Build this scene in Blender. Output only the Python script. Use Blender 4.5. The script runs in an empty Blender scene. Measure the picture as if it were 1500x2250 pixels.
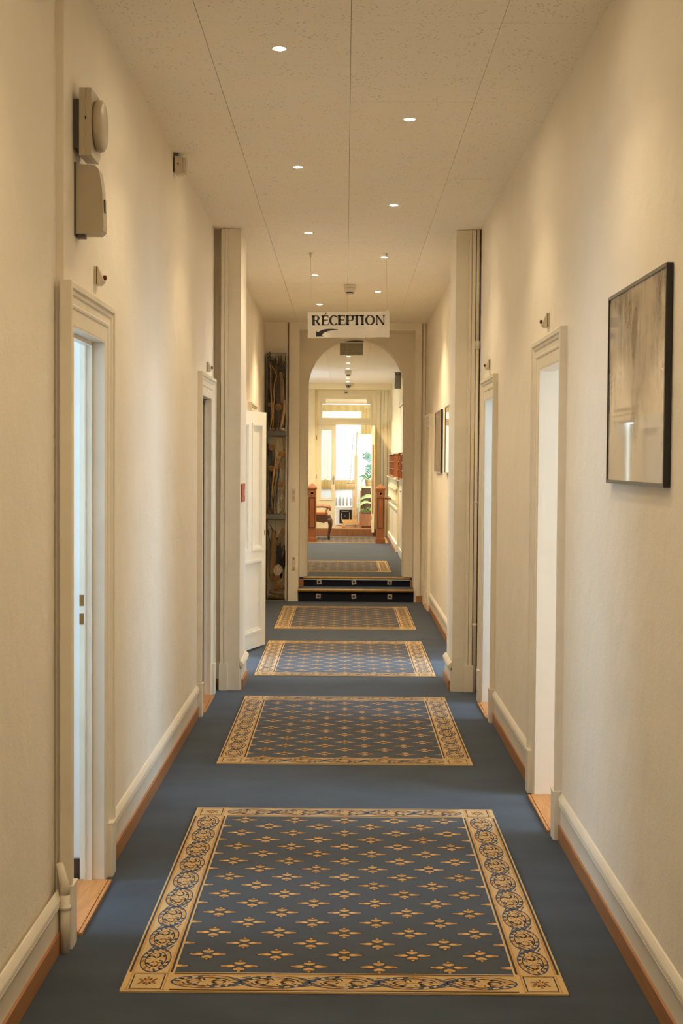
import bpy, bmesh, math, random
from mathutils import Vector, Matrix
random.seed(7)
S = bpy.context.scene
R = math.radians
PI = math.pi

# ------------------------------------------------------------------ camera, sky, exposure
cam_d = bpy.data.cameras.new('camera'); cam = bpy.data.objects.new('camera', cam_d)
S.collection.objects.link(cam); S.camera = cam
cam_d.sensor_fit = 'HORIZONTAL'; cam_d.sensor_width = 24.0; cam_d.lens = 50.0
cam_d.clip_start = 0.05; cam_d.clip_end = 200
PITCH, YAW, ROLL = -2.071, -0.1467, 0.4          # a hand held 50 mm lens: 2 degrees down, a touch of roll
_p, _y, _r = R(PITCH), R(YAW), R(ROLL)
_fw = Vector((math.sin(_y)*math.cos(_p), math.cos(_y)*math.cos(_p), math.sin(_p)))
_rt = Vector((math.cos(_y), -math.sin(_y), 0)); _up = _rt.cross(_fw)
_r2 = _rt*math.cos(_r) + _up*math.sin(_r); _u2 = -_rt*math.sin(_r) + _up*math.cos(_r)
cam.matrix_world = Matrix(((_r2.x, _u2.x, -_fw.x, 0), (_r2.y, _u2.y, -_fw.y, 0), (_r2.z, _u2.z, -_fw.z, 1.7), (0, 0, 0, 1)))

SKY = 14.5
LAMP_W = 28.0
LAMP_COL = (1.0, 0.765, 0.465)
w = bpy.data.worlds.new('sky'); S.world = w; w.use_nodes = True
w.node_tree.nodes['Background'].inputs[0].default_value = (0.56, 0.78, 1.0, 1)
w.node_tree.nodes['Background'].inputs[1].default_value = SKY
# unseen warm fill lamp, added behind the camera to lift the ambient light
ld = bpy.data.lights.new('fill_light', 'AREA'); ld.shape = 'RECTANGLE'; ld.size = 1.7; ld.size_y = 2.6
ld.energy = 10.0; ld.color = (1.0, 0.80, 0.56)
lo = bpy.data.objects.new('fill_light', ld); S.collection.objects.link(lo)
lo.location = (0, -2.9, 1.6); lo.rotation_euler = (R(90), 0, 0)
vs = S.view_settings
S.display_settings.display_device = 'sRGB'
vs.view_transform = 'Standard'; vs.look = 'None'; vs.gamma = 1.0; vs.use_curve_mapping = False
vs.exposure = 0.0
S.cycles.max_bounces = 14; S.cycles.diffuse_bounces = 8; S.cycles.glossy_bounces = 4
S.cycles.transparent_max_bounces = 16; S.cycles.transmission_bounces = 6
S.cycles.caustics_reflective = False; S.cycles.caustics_refractive = False
S.cycles.sample_clamp_indirect = 8.0
S.cycles.use_denoising = True

# ------------------------------------------------------------------ materials
def new_mat(name):
    m = bpy.data.materials.new(name); m.use_nodes = True
    return m, m.node_tree.nodes, m.node_tree.links, m.node_tree.nodes['Principled BSDF']

def noise(n, l, scale, detail=4, rough=0.6, stretch=None):
    tc = n.new('ShaderNodeTexCoord'); t = n.new('ShaderNodeTexNoise')
    t.inputs['Scale'].default_value = scale; t.inputs['Detail'].default_value = detail; t.inputs['Roughness'].default_value = rough
    if stretch:
        mp = n.new('ShaderNodeMapping'); mp.inputs['Scale'].default_value = stretch
        l.new(tc.outputs['Object'], mp.inputs['Vector']); l.new(mp.outputs['Vector'], t.inputs['Vector'])
    else:
        l.new(tc.outputs['Object'], t.inputs['Vector'])
    return t

def ramp(n, l, src, c0, c1, p0=0.35, p1=0.65):
    r = n.new('ShaderNodeValToRGB'); r.color_ramp.elements[0].position = p0; r.color_ramp.elements[1].position = p1
    r.color_ramp.elements[0].color = (*c0, 1); r.color_ramp.elements[1].color = (*c1, 1)
    l.new(src, r.inputs[0]); return r

def mat(name, c, rough=0.6, var=0.06, scale=6.0, bump=0.0, bscale=120.0, metal=0.0, spec=0.5, stretch=None, emit=None):
    m, n, l, b = new_mat(name)
    b.inputs['Roughness'].default_value = rough; b.inputs['Metallic'].default_value = metal
    b.inputs['Specular IOR Level'].default_value = spec
    if var > 0:
        t = noise(n, l, scale, stretch=stretch)
        r = ramp(n, l, t.outputs[0], [x*(1-var) for x in c], [min(1, x*(1+var)) for x in c])
        l.new(r.outputs[0], b.inputs['Base Color'])
    else:
        b.inputs['Base Color'].default_value = (*c, 1)
    if bump > 0:
        t2 = noise(n, l, bscale, 3, 0.6, stretch)
        bp = n.new('ShaderNodeBump'); bp.inputs['Strength'].default_value = bump; bp.inputs['Distance'].default_value = 0.004
        l.new(t2.outputs[0], bp.inputs['Height']); l.new(bp.outputs[0], b.inputs['Normal'])
    if emit:
        b.inputs['Emission Color'].default_value = (*emit[0], 1); b.inputs['Emission Strength'].default_value = emit[1]
    return m

def wood(name, c0, c1, rough=0.4, stretch=(14, 14, 1.2), scale=4.0):
    m, n, l, b = new_mat(name)
    t = noise(n, l, scale, 6, 0.65, stretch)
    r = ramp(n, l, t.outputs[0], c0, c1, 0.3, 0.7); l.new(r.outputs[0], b.inputs['Base Color'])
    b.inputs['Roughness'].default_value = rough
    bp = n.new('ShaderNodeBump'); bp.inputs['Strength'].default_value = 0.15; bp.inputs['Distance'].default_value = 0.002
    l.new(t.outputs[0], bp.inputs['Height']); l.new(bp.outputs[0], b.inputs['Normal'])
    return m

def clear(name, tint=(1, 1, 1), k=0.06, rough=0.02):
    m, n, l, b = new_mat(name); n.remove(b)
    tr = n.new('ShaderNodeBsdfTransparent'); tr.inputs[0].default_value = (*tint, 1)
    gl = n.new('ShaderNodeBsdfGlossy'); gl.inputs['Roughness'].default_value = rough
    fr = n.new('ShaderNodeFresnel'); fr.inputs['IOR'].default_value = 1.2 + k
    mx = n.new('ShaderNodeMixShader')
    l.new(fr.outputs[0], mx.inputs[0]); l.new(tr.outputs[0], mx.inputs[1]); l.new(gl.outputs[0], mx.inputs[2])
    l.new(mx.outputs[0], n['Material Output'].inputs['Surface']); return m

def sheer(name, c, trans=0.6):
    m, n, l, b = new_mat(name); n.remove(b)
    d = n.new('ShaderNodeBsdfDiffuse'); d.inputs[0].default_value = (*c, 1)
    t = n.new('ShaderNodeBsdfTranslucent'); t.inputs[0].default_value = (*c, 1)
    mx = n.new('ShaderNodeMixShader'); mx.inputs[0].default_value = trans
    l.new(d.outputs[0], mx.inputs[1]); l.new(t.outputs[0], mx.inputs[2])
    l.new(mx.outputs[0], n['Material Output'].inputs['Surface']); return m

def plaster(name, c):
    m, n, l, b = new_mat(name)
    t = noise(n, l, 2.0, 5, 0.6); r = ramp(n, l, t.outputs[0], [x*0.95 for x in c], c, 0.3, 0.7)
    l.new(r.outputs[0], b.inputs['Base Color']); b.inputs['Roughness'].default_value = 0.75; b.inputs['Specular IOR Level'].default_value = 0.25
    t1 = noise(n, l, 55, 5, 0.7); t2 = noise(n, l, 7, 2, 0.5)
    mx = n.new('ShaderNodeMath'); mx.operation = 'MULTIPLY_ADD'; mx.inputs[1].default_value = 3.0
    l.new(t2.outputs[0], mx.inputs[0]); l.new(t1.outputs[0], mx.inputs[2])
    bp = n.new('ShaderNodeBump'); bp.inputs['Strength'].default_value = 0.45; bp.inputs['Distance'].default_value = 0.006
    l.new(mx.outputs[0], bp.inputs['Height']); l.new(bp.outputs[0], b.inputs['Normal'])
    return m

def acoustic(name, c):
    m, n, l, b = new_mat(name)
    gm = n.new('ShaderNodeNewGeometry')
    v = n.new('ShaderNodeTexVoronoi'); v.inputs['Scale'].default_value = 46; v.inputs['Randomness'].default_value = 1.0
    nz = n.new('ShaderNodeTexNoise'); nz.inputs['Scale'].default_value = 9; nz.inputs['Detail'].default_value = 2
    l.new(gm.outputs['Position'], v.inputs['Vector']); l.new(gm.outputs['Position'], nz.inputs['Vector'])
    ad = n.new('ShaderNodeMath'); ad.operation = 'MULTIPLY_ADD'; ad.inputs[1].default_value = -0.42; ad.inputs[2].default_value = 0.385
    l.new(nz.outputs[0], ad.inputs[0])
    lt = n.new('ShaderNodeMath'); lt.operation = 'LESS_THAN'
    l.new(v.outputs['Distance'], lt.inputs[0]); l.new(ad.outputs[0], lt.inputs[1])
    mx = n.new('ShaderNodeMix'); mx.data_type = 'RGBA'
    mx.inputs['A'].default_value = (*c, 1); mx.inputs['B'].default_value = (c[0]*.72, c[1]*.70, c[2]*.68, 1)
    l.new(lt.outputs[0], mx.inputs['Factor']); l.new(mx.outputs['Result'], b.inputs['Base Color'])
    b.inputs['Roughness'].default_value = 0.9; b.inputs['Specular IOR Level'].default_value = 0.1
    return m

def carpet(name, c, var=0.18):
    m, n, l, b = new_mat(name)
    t = noise(n, l, 2.3, 6, 0.62, (1, 1.6, 1)); t2 = noise(n, l, 420, 2, 0.7)
    r = ramp(n, l, t.outputs[0], [x*(1-var) for x in c], [x*(1+var*1.3) for x in c], 0.3, 0.72)
    r2 = ramp(n, l, t2.outputs[0], (0.72,)*3, (1.2,)*3, 0.3, 0.7)
    mx = n.new('ShaderNodeMix'); mx.data_type = 'RGBA'; mx.blend_type = 'MULTIPLY'; mx.inputs['Factor'].default_value = 1.0
    l.new(r.outputs[0], mx.inputs['A']); l.new(r2.outputs[0], mx.inputs['B']); l.new(mx.outputs['Result'], b.inputs['Base Color'])
    b.inputs['Roughness'].default_value = 0.95; b.inputs['Specular IOR Level'].default_value = 0.15
    b.inputs['Sheen Weight'].default_value = 0.25; b.inputs['Sheen Roughness'].default_value = 0.5
    b.inputs['Sheen Tint'].default_value = (0.75, 0.85, 1, 1)
    bp = n.new('ShaderNodeBump'); bp.inputs['Strength'].default_value = 0.35; bp.inputs['Distance'].default_value = 0.003
    l.new(t2.outputs[0], bp.inputs['Height']); l.new(bp.outputs[0], b.inputs['Normal'])
    return m

def print_mat(name, lo, hi, seed):
    m, n, l, b = new_mat(name)                      # a pale monochrome photograph: tree trunks over a light foreground
    tc = n.new('ShaderNodeTexCoord')
    def nz(scale, st, det=5):
        mp = n.new('ShaderNodeMapping'); mp.inputs['Scale'].default_value = st; mp.inputs['Location'].default_value = (seed, seed*2, seed*3)
        t = n.new('ShaderNodeTexNoise'); t.inputs['Scale'].default_value = scale; t.inputs['Detail'].default_value = det; t.inputs['Roughness'].default_value = 0.65
        l.new(tc.outputs['Object'], mp.inputs['Vector']); l.new(mp.outputs['Vector'], t.inputs['Vector']); return t
    a = nz(9, (1, 1, 0.22)); c = nz(4, (1, 1, 1), 7)
    ad = n.new('ShaderNodeMath'); ad.operation = 'ADD'; l.new(a.outputs[0], ad.inputs[0]); l.new(c.outputs[0], ad.inputs[1])
    sp = n.new('ShaderNodeSeparateXYZ'); l.new(tc.outputs['Object'], sp.inputs[0])
    gz = n.new('ShaderNodeMath'); gz.operation = 'MULTIPLY_ADD'; gz.inputs[1].default_value = -0.5
    l.new(sp.outputs['Z'], gz.inputs[0]); l.new(ad.outputs[0], gz.inputs[2])
    r = ramp(n, l, gz.outputs[0], lo, hi, 0.72, 1.08)
    l.new(r.outputs[0], b.inputs['Base Color']); b.inputs['Roughness'].default_value = 0.03
    b.inputs['Specular IOR Level'].default_value = 0.5
    return m

M = {}
M['plaster'] = plaster('plaster_cream', (0.87, 0.815, 0.71))
M['plaster_hall'] = plaster('plaster_yellow', (0.86, 0.77, 0.52))
M['room_white'] = mat('room_white_paint', (0.82, 0.81, 0.79), 0.7, 0.02)
M['room_warmed'] = mat('room_warmed_white', (0.86, 0.79, 0.67), 0.7, 0.02)  # white room walls; the warm light tone is put into the colour
M['ceiling'] = acoustic('acoustic_tile', (0.93, 0.88, 0.78))
M['slab'] = mat('ceiling_void', (0.10, 0.09, 0.08), 0.9, 0)
M['trim'] = mat('cream_gloss_paint', (0.80, 0.745, 0.63), 0.38, 0.03, 8)
M['trim_hall'] = mat('yellow_cream_gloss', (0.80, 0.73, 0.52), 0.4, 0.03, 8)
M['door'] = mat('door_white_paint', (0.80, 0.78, 0.70), 0.35, 0.02)
M['wood_strip'] = wood('skirting_wood', (0.30, 0.13, 0.045), (0.42, 0.20, 0.075), 0.45, (6, 1, 20))
M['wood_floor'] = wood('threshold_wood', (0.46, 0.19, 0.05), (0.64, 0.31, 0.10), 0.35, (20, 1.5, 6))
M['wood_red'] = wood('newel_oak', (0.20, 0.062, 0.018), (0.36, 0.125, 0.04), 0.35)
M['wood_dark'] = wood('dark_walnut', (0.045, 0.018, 0.008), (0.12, 0.05, 0.02), 0.35)
M['wood_pine'] = wood('pine', (0.62, 0.40, 0.17), (0.75, 0.52, 0.25), 0.45)
M['wood_mid'] = wood('mid_brown_wood', (0.22, 0.09, 0.035), (0.36, 0.16, 0.07), 0.4)
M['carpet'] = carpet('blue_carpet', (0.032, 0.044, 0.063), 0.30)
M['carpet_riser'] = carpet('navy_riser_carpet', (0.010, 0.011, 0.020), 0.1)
M['rug_field'] = carpet('rug_blue_field', (0.044, 0.053, 0.067), 0.15)
M['rug_cream'] = carpet('rug_cream', (0.62, 0.43, 0.18), 0.06)
M['rug_gold'] = carpet('rug_gold', (0.56, 0.29, 0.055), 0.08)
M['rug_amber'] = carpet('rug_amber', (0.33, 0.135, 0.022), 0.08)
M['rug_dark'] = carpet('rug_dark', (0.020, 0.017, 0.016), 0.1)
M['rug_navy'] = carpet('rug_navy', (0.040, 0.060, 0.115), 0.1)
M['rug_pale'] = carpet('rug_pale_gold', (0.74, 0.48, 0.16), 0.06)
M['black'] = mat('black_frame', (0.012, 0.011, 0.011), 0.35, 0)
M['grey_frame'] = mat('pewter_edge', (0.10, 0.10, 0.09), 0.35, 0)
M['grey'] = mat('grey_plastic', (0.20, 0.20, 0.19), 0.45, 0.03)
M['exit_panel'] = mat('smoked_panel', (0.34, 0.32, 0.27), 0.15, 0.1, 30)
M['dark_grey'] = mat('dark_grey_plastic', (0.09, 0.09, 0.09), 0.45, 0.02)
M['plastic'] = mat('cream_plastic', (0.66, 0.60, 0.48), 0.4, 0.02)
M['plastic_dim'] = mat('aged_plastic', (0.48, 0.42, 0.31), 0.4, 0.03)
M['white'] = mat('white_enamel', (0.84, 0.83, 0.80), 0.3, 0.01)
M['acrylic_white'] = mat('white_acrylic', (0.80, 0.76, 0.68), 0.06, 0, spec=0.6)
M['ink'] = mat('sign_ink', (0.012, 0.011, 0.016), 0.2, 0)
M['red'] = mat('red_plate', (0.45, 0.012, 0.018), 0.35, 0.02)
M['red_lens'] = mat('red_lens', (0.16, 0.008, 0.012), 0.15, 0)
M['steel'] = mat('brushed_steel', (0.62, 0.60, 0.56), 0.3, 0.02, metal=1.0)
M['brass'] = mat('brass_nosing', (0.26, 0.16, 0.06), 0.5, 0.15, 40, metal=0.7)
M['strike'] = mat('tarnished_brass', (0.30, 0.16, 0.05), 0.4, 0.05, metal=0.8)
M['stone'] = mat('grey_slate', (0.125, 0.13, 0.125), 0.6, 0.15, 20)
M['clear'] = clear('clear_acrylic', (0.97, 0.97, 0.95), 0.1)
M['glass'] = clear('window_glass', (0.98, 0.99, 0.98), 0.08)
M['dimming_glass'] = clear('added_dimming_glass', (0.56, 0.50, 0.40), 0.08)  # tint added to dim the daylight on the veranda curtains
M['tile'] = mat('dark_brown_tile', (0.05, 0.028, 0.022), 0.35, 0.1, 10)
M['lamp'] = mat('halogen_face', (1, 0.9, 0.75), 0.3, 0, emit=((1.0, 0.77, 0.48), 480.0))
M['sheer'] = sheer('sheer_curtain', (0.92, 0.88, 0.78), 0.65)
M['sheer_orange'] = sheer('apricot_curtain', (0.66, 0.44, 0.18), 0.55)
M['peach'] = mat('peach_paint', (0.66, 0.43, 0.21), 0.7, 0.02)
M['twig'] = wood('dry_bark', (0.035, 0.020, 0.010), (0.17, 0.095, 0.04), 0.8)
M['twig_black'] = wood('black_bark', (0.008, 0.009, 0.012), (0.03, 0.028, 0.028), 0.8)
M['vine'] = wood('peeled_vine', (0.64, 0.32, 0.08), (0.82, 0.50, 0.18), 0.6)
M['drift'] = wood('driftwood', (0.26, 0.145, 0.06), (0.46, 0.28, 0.12), 0.8)
M['drift_grey'] = wood('grey_driftwood', (0.20, 0.13, 0.08), (0.40, 0.29, 0.19), 0.8)
M['moss'] = wood('mossy_log', (0.16, 0.11, 0.02), (0.30, 0.20, 0.05), 0.8)
M['rattan'] = wood('rattan', (0.40, 0.17, 0.04), (0.58, 0.30, 0.09), 0.6)
M['shell'] = mat('pearl_shell', (0.62, 0.53, 0.45), 0.2, 0.25, 14)
M['leaf'] = mat('leaf_green', (0.10, 0.19, 0.05), 0.4, 0.25, 9)
M['leaf_yellow'] = mat('leaf_lime', (0.32, 0.36, 0.07), 0.5, 0.25, 20)
M['monstera'] = mat('monstera_green', (0.06, 0.15, 0.08), 0.4, 0.15, 9)
M['pot'] = mat('ochre_pot', (0.55, 0.36, 0.12), 0.4, 0.05)
M['oven_glass'] = mat('oven_glass', (0.02, 0.02, 0.02), 0.08, 0)
M['paper'] = mat('white_paper', (0.85, 0.83, 0.78), 0.6, 0.02)
def stripes():
    m, n, l, b = new_mat('striped_seat_fabric')
    tc = n.new('ShaderNodeTexCoord'); wv = n.new('ShaderNodeTexWave'); wv.bands_direction = 'Y'
    wv.inputs['Scale'].default_value = 9; wv.inputs['Distortion'].default_value = 0.3
    l.new(tc.outputs['Object'], wv.inputs['Vector'])
    r = ramp(n, l, wv.outputs['Fac'], (0.40, 0.13, 0.035), (0.62, 0.36, 0.15), 0.3, 0.7); l.new(r.outputs[0], b.inputs['Base Color'])
    b.inputs['Roughness'].default_value = 0.8; return m
M['stripe'] = stripes()
M['print_near'] = print_mat('misty_woodland_print', (0.10, 0.085, 0.065), (0.46, 0.40, 0.31), 3.1)
M['print_far'] = print_mat('pale_print', (0.16, 0.12, 0.08), (0.45, 0.38, 0.28), 8.4)

# ------------------------------------------------------------------ geometry helpers
class MB:
    def __init__(s): s.bm = bmesh.new()
    def face(s, pts, mi=0, smooth=False):
        vs_ = [s.bm.verts.new(p) for p in pts]
        f = s.bm.faces.new(vs_); f.material_index = mi; f.smooth = smooth; return f
    def box(s, x0, x1, y0, y1, z0, z1, mi=0, bev=0.0):
        if x0 > x1: x0, x1 = x1, x0
        if y0 > y1: y0, y1 = y1, y0
        if z0 > z1: z0, z1 = z1, z0
        v = [s.bm.verts.new(p) for p in ((x0,y0,z0),(x1,y0,z0),(x1,y1,z0),(x0,y1,z0),(x0,y0,z1),(x1,y0,z1),(x1,y1,z1),(x0,y1,z1))]
        fs = [s.bm.faces.new([v[i] for i in q]) for q in ((0,3,2,1),(4,5,6,7),(0,1,5,4),(1,2,6,5),(2,3,7,6),(3,0,4,7))]
        for f in fs: f.material_index = mi
        if bev > 0:
            es = list({e for f in fs for e in f.edges})
            r = bmesh.ops.bevel(s.bm, geom=es, offset=bev, segments=2, profile=0.5, affect='EDGES')
            for f in r['faces']: f.material_index = mi
        return s
    def extr(s, poly, fn, a, b, mi=0):
        """poly: 2D points; fn(u,v,t) -> 3D; extruded from t=a to t=b"""
        A = [s.bm.verts.new(fn(u, v, a)) for u, v in poly]; B = [s.bm.verts.new(fn(u, v, b)) for u, v in poly]
        n = len(poly)
        for i in range(n):
            f = s.bm.faces.new((A[i], A[(i+1) % n], B[(i+1) % n], B[i])); f.material_index = mi
        f = s.bm.faces.new(A[::-1]); f.material_index = mi
        f = s.bm.faces.new(B); f.material_index = mi
        return s
    def loft(s, rings, mi=0, smooth=True, cap=True, closed=True):
        V = [[s.bm.verts.new(p) for p in r] for r in rings]; n = len(rings[0])
        for a, b in zip(V, V[1:]):
            for i in range(n if closed else n-1):
                f = s.bm.faces.new((a[i], a[(i+1) % n], b[(i+1) % n], b[i])); f.material_index = mi; f.smooth = smooth
        if cap and closed:
            for r in (V[0][::-1], V[-1]):
                f = s.bm.faces.new(r); f.material_index = mi
        return s
    def lathe(s, prof, c, axis='Z', seg=20, mi=0, smooth=True):
        rings = []
        for r, h in prof:
            ring = []
            for k in range(seg):
                a = 2*PI*k/seg; x, y = max(r, 1e-5)*math.cos(a), max(r, 1e-5)*math.sin(a)
                if axis == 'Z': p = (c[0]+x, c[1]+y, c[2]+h)
                elif axis == 'Y': p = (c[0]+x, c[1]+h, c[2]+y)
                else: p = (c[0]+h, c[1]+x, c[2]+y)
                ring.append(p)
            rings.append(ring)
        return s.loft(rings, mi, smooth)
    def tube(s, pts, r, seg=8, mi=0):
        pts = [Vector(p) for p in pts]; n = len(pts); rings = []
        rr = r if isinstance(r, (list, tuple)) else [r]*n
        up = None
        for i, p in enumerate(pts):
            t = (pts[min(i+1, n-1)] - pts[max(i-1, 0)]).normalized()
            if up is None:
                up = Vector((0, 0, 1)) if abs(t.z) < 0.9 else Vector((1, 0, 0))
            a = t.cross(up).normalized(); b = a.cross(t).normalized(); up = b
            rings.append([p + (a*math.cos(2*PI*k/seg) + b*math.sin(2*PI*k/seg))*rr[i] for k in range(seg)])
        return s.loft(rings, mi, True)
    def build(s, name, mats, parent=None, local=False, kind=None, recalc=True):
        if recalc: bmesh.ops.recalc_face_normals(s.bm, faces=s.bm.faces[:])
        me = bpy.data.meshes.new(name)
        if parent is not None and not local:
            off = world_loc(parent)
            bmesh.ops.translate(s.bm, verts=s.bm.verts[:], vec=-off)
        s.bm.to_mesh(me); s.bm.free()
        if not isinstance(mats, (list, tuple)): mats = [mats]
        for m in mats: me.materials.append(M[m])
        o = bpy.data.objects.new(name, me); S.collection.objects.link(o)
        if parent is not None: o.parent = parent
        if kind: o['kind'] = kind
        return o

def world_loc(o):
    v = Vector((0, 0, 0))
    while o is not None: v += Vector(o.location); o = o.parent
    return v

def thing(name, label, cat, loc=(0, 0, 0), group=None, rot=(0, 0, 0)):
    o = bpy.data.objects.new(name, None); S.collection.objects.link(o)
    o.empty_display_size = 0.1; o.location = loc; o.rotation_euler = rot
    return tag(o, label, cat, group)
def tag(o, label, cat, group=None):
    o['label'] = label; o['category'] = cat
    if group: o['group'] = group
    return o
def sroot(name, loc=(0, 0, 0)):
    o = bpy.data.objects.new(name, None); S.collection.objects.link(o); o.location = loc; o['kind'] = 'structure'; return o
def box(name, m, dims, parent=None, bev=0.0, kind=None):
    return MB().box(*dims, bev=bev).build(name, m, parent, kind=kind)
def smoothstep(a, b, x):
    t = max(0, min(1, (x-a)/(b-a))); return t*t*(3-2*t)

ZC = lambda y: 3.45 - 0.0058*y           # corridor ceiling
ZU = lambda y: 3.512 - 0.0132*y          # ceiling of the raised hall
ZF = 0.26                                # raised hall floor

# ------------------------------------------------------------------ floors
box('floor', 'carpet', (-1.3, 1.3, -3.0, 17.5, -0.08, 0.0), kind='structure')
box('floor_upper_hall', 'carpet', (-1.9, 1.1, 17.549, 27.36, -0.08, ZF), kind='structure')

# ------------------------------------------------------------------ walls with door openings
def side_wall(name, s, xw, th, y0, y1, ops, ztop, m='plaster'):
    mb = MB(); y = y0
    for a, b, zt in sorted(ops):
        a, b, zt = a-0.028, b+0.028, zt+0.028
        mb.box(s*xw, s*(xw+th), y, a, -0.05, ztop)
        mb.box(s*xw, s*(xw+th), a, b, zt, ztop); y = b
    mb.box(s*xw, s*(xw+th), y, y1, -0.05, ztop)
    return mb.build(name, m, kind='structure')

TOP = 3.55
OP_L = [(5.015, 5.66, 2.165), (9.47, 10.17, 2.135), (11.33, 12.13, 2.135), (14.33, 15.05, 2.135)]
OP_R = [(6.48, 7.18, 2.16), (9.34, 9.945, 2.125), (11.25, 12.05, 2.12), (16.2, 16.82, 2.09)]
side_wall('wall_left', -1, 0.998, 0.09, -3.0, 4.9, [], TOP)
wl = side_wall('wall_left_far', -1, 0.97, 0.075, 4.9, 17.6, OP_L, TOP)
side_wall('wall_right', 1, 0.98, 0.11, -3.0, 10.7, OP_R[:2], TOP)
side_wall('wall_right_far', 1, 0.968, 0.11, 10.7, 17.6, OP_R[2:], TOP)
box('wall_back', 'plaster', (-1.2, 1.2, -3.15, -3.0, -0.05, TOP), kind='structure')

# casings, swept round each opening
PROF = [(0.0, -0.03), (0.0, 0.016), (0.004, 0.02), (0.058, 0.02), (0.062, 0.027), (0.070, 0.030), (0.076, 0.027),
        (0.098, 0.027), (0.104, 0.036), (0.112, 0.040), (0.118, 0.036), (0.122, 0.050), (0.140, 0.052), (0.145, 0.048), (0.145, -0.01)]
def casing(mb, s, xw, a, b, zt, prof, z0=0.0, scale=1.0):
    st = []
    for d, p in prof:
        d *= scale; x = s*(xw - p*0.66)
        st.append([(x, a-d, z0), (x, a-d, zt+d), (x, b+d, zt+d), (x, b+d, z0)])
    for i in range(len(st)-1):
        for k in range(3):
            mb.face([st[i][k], st[i][k+1], st[i+1][k+1], st[i+1][k]])
    for k in (0, 3):                                     # closed feet
        mb.face([q[k] for q in st])

def doorway(n, s, xw, a, b, zt, far_jamb='trim', scale=1.0, m='trim', strikes=False, sill='wood_floor', th=0.11, style='stop'):
    r = sroot(f'door_{n}', (s*xw, (a+b)/2, 0))
    mb = MB(); casing(mb, s, xw, a, b, zt, PROF, 0.0, scale); mb.build('casing', m, r)
    for y0, y1 in ((a-0.147*scale, a-0.06*scale), (b+0.06*scale, b+0.147*scale)):
        mb = MB(); mb.box(s*(xw+0.0), s*(xw-0.036), y0, y1, 0, 0.218, bev=0.003); mb.box(s*(xw+0.0), s*(xw-0.039), y0-0.001, y1+0.001, 0.214, 0.224, bev=0.003); mb.build('plinth_block', m, r)
    # jamb lining with stop and rebate
    mb = MB(); X = lambda d: s*(xw+d)
    for y0, sg in ((b, 1), (a, -1)):
        if style == 'plain':
            mb.box(X(-0.008), X(0.018), y0-sg*0.003, y0+sg*0.03, 0, zt+0.003); mb.box(X(0.018), X(th+0.012), y0+sg*0.0005, y0+sg*0.03, 0, zt+0.003); continue
        if style == 'shallow':
            mb.box(X(-0.012), X(0.022), y0-sg*0.004, y0+sg*0.03, 0, zt+0.004); mb.box(X(0.022), X(0.034), y0-sg*0.016, y0+sg*0.03, 0, zt-0.012); mb.box(X(0.034), X(0.040), y0-sg*0.006, y0+sg*0.03, 0, zt-0.012); continue
        mb.box(X(-0.012), X(0.035), y0-sg*0.004, y0+sg*0.03, 0, zt+0.004)
        mb.box(X(0.035), X(0.060), y0-sg*0.018, y0+sg*0.03, 0, zt-0.012)
        mb.box(X(0.060), X(0.066), y0-sg*0.022, y0+sg*0.03, 0, zt-0.012)
        mb.box(X(0.066), X(th+0.012), y0+sg*0.003, y0+sg*0.03, 0, zt+0.004)
    mb.box(X(-0.012), X(0.035), a, b, zt-0.004, zt+0.03)
    mb.box(X(0.035), X(0.066), a, b, zt-(0.018 if style == 'stop' else 0.004), zt+0.03)
    mb.box(X(0.066), X(th+0.012), a, b, zt+0.004, zt+0.03)
    mb.build('jamb_lining', far_jamb, r)
    if strikes:
        for z in (1.135, 1.06):
            MB().box(X(0.068), X(0.088), b-0.001, b+0.01, z-0.022, z+0.022).build('strike_plate', 'strike', r)
    if sill:
        mb = MB(); mb.box(X(-0.028), X(0.25), a+0.004, b-0.004, -0.03, 0.012)
        mb.box(X(-0.042), X(-0.03), a+0.0, b-0.0, -0.03, 0.010)
        mb.build('threshold', sill, r)
    return r

DL = [doorway(i+1, -1, 0.97, *OP_L[i], th=0.075, far_jamb='trim', strikes=(i == 0), style=('shallow' if i == 1 else 'stop')) for i in range(4)]
DR = [doorway(i+5, 1, 0.98 if i < 2 else 0.968, *OP_R[i], far_jamb=('room_warmed' if i == 0 else 'door' if i == 1 else 'trim'), style=('plain' if i < 2 else 'stop')) for i in range(4)]

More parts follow.
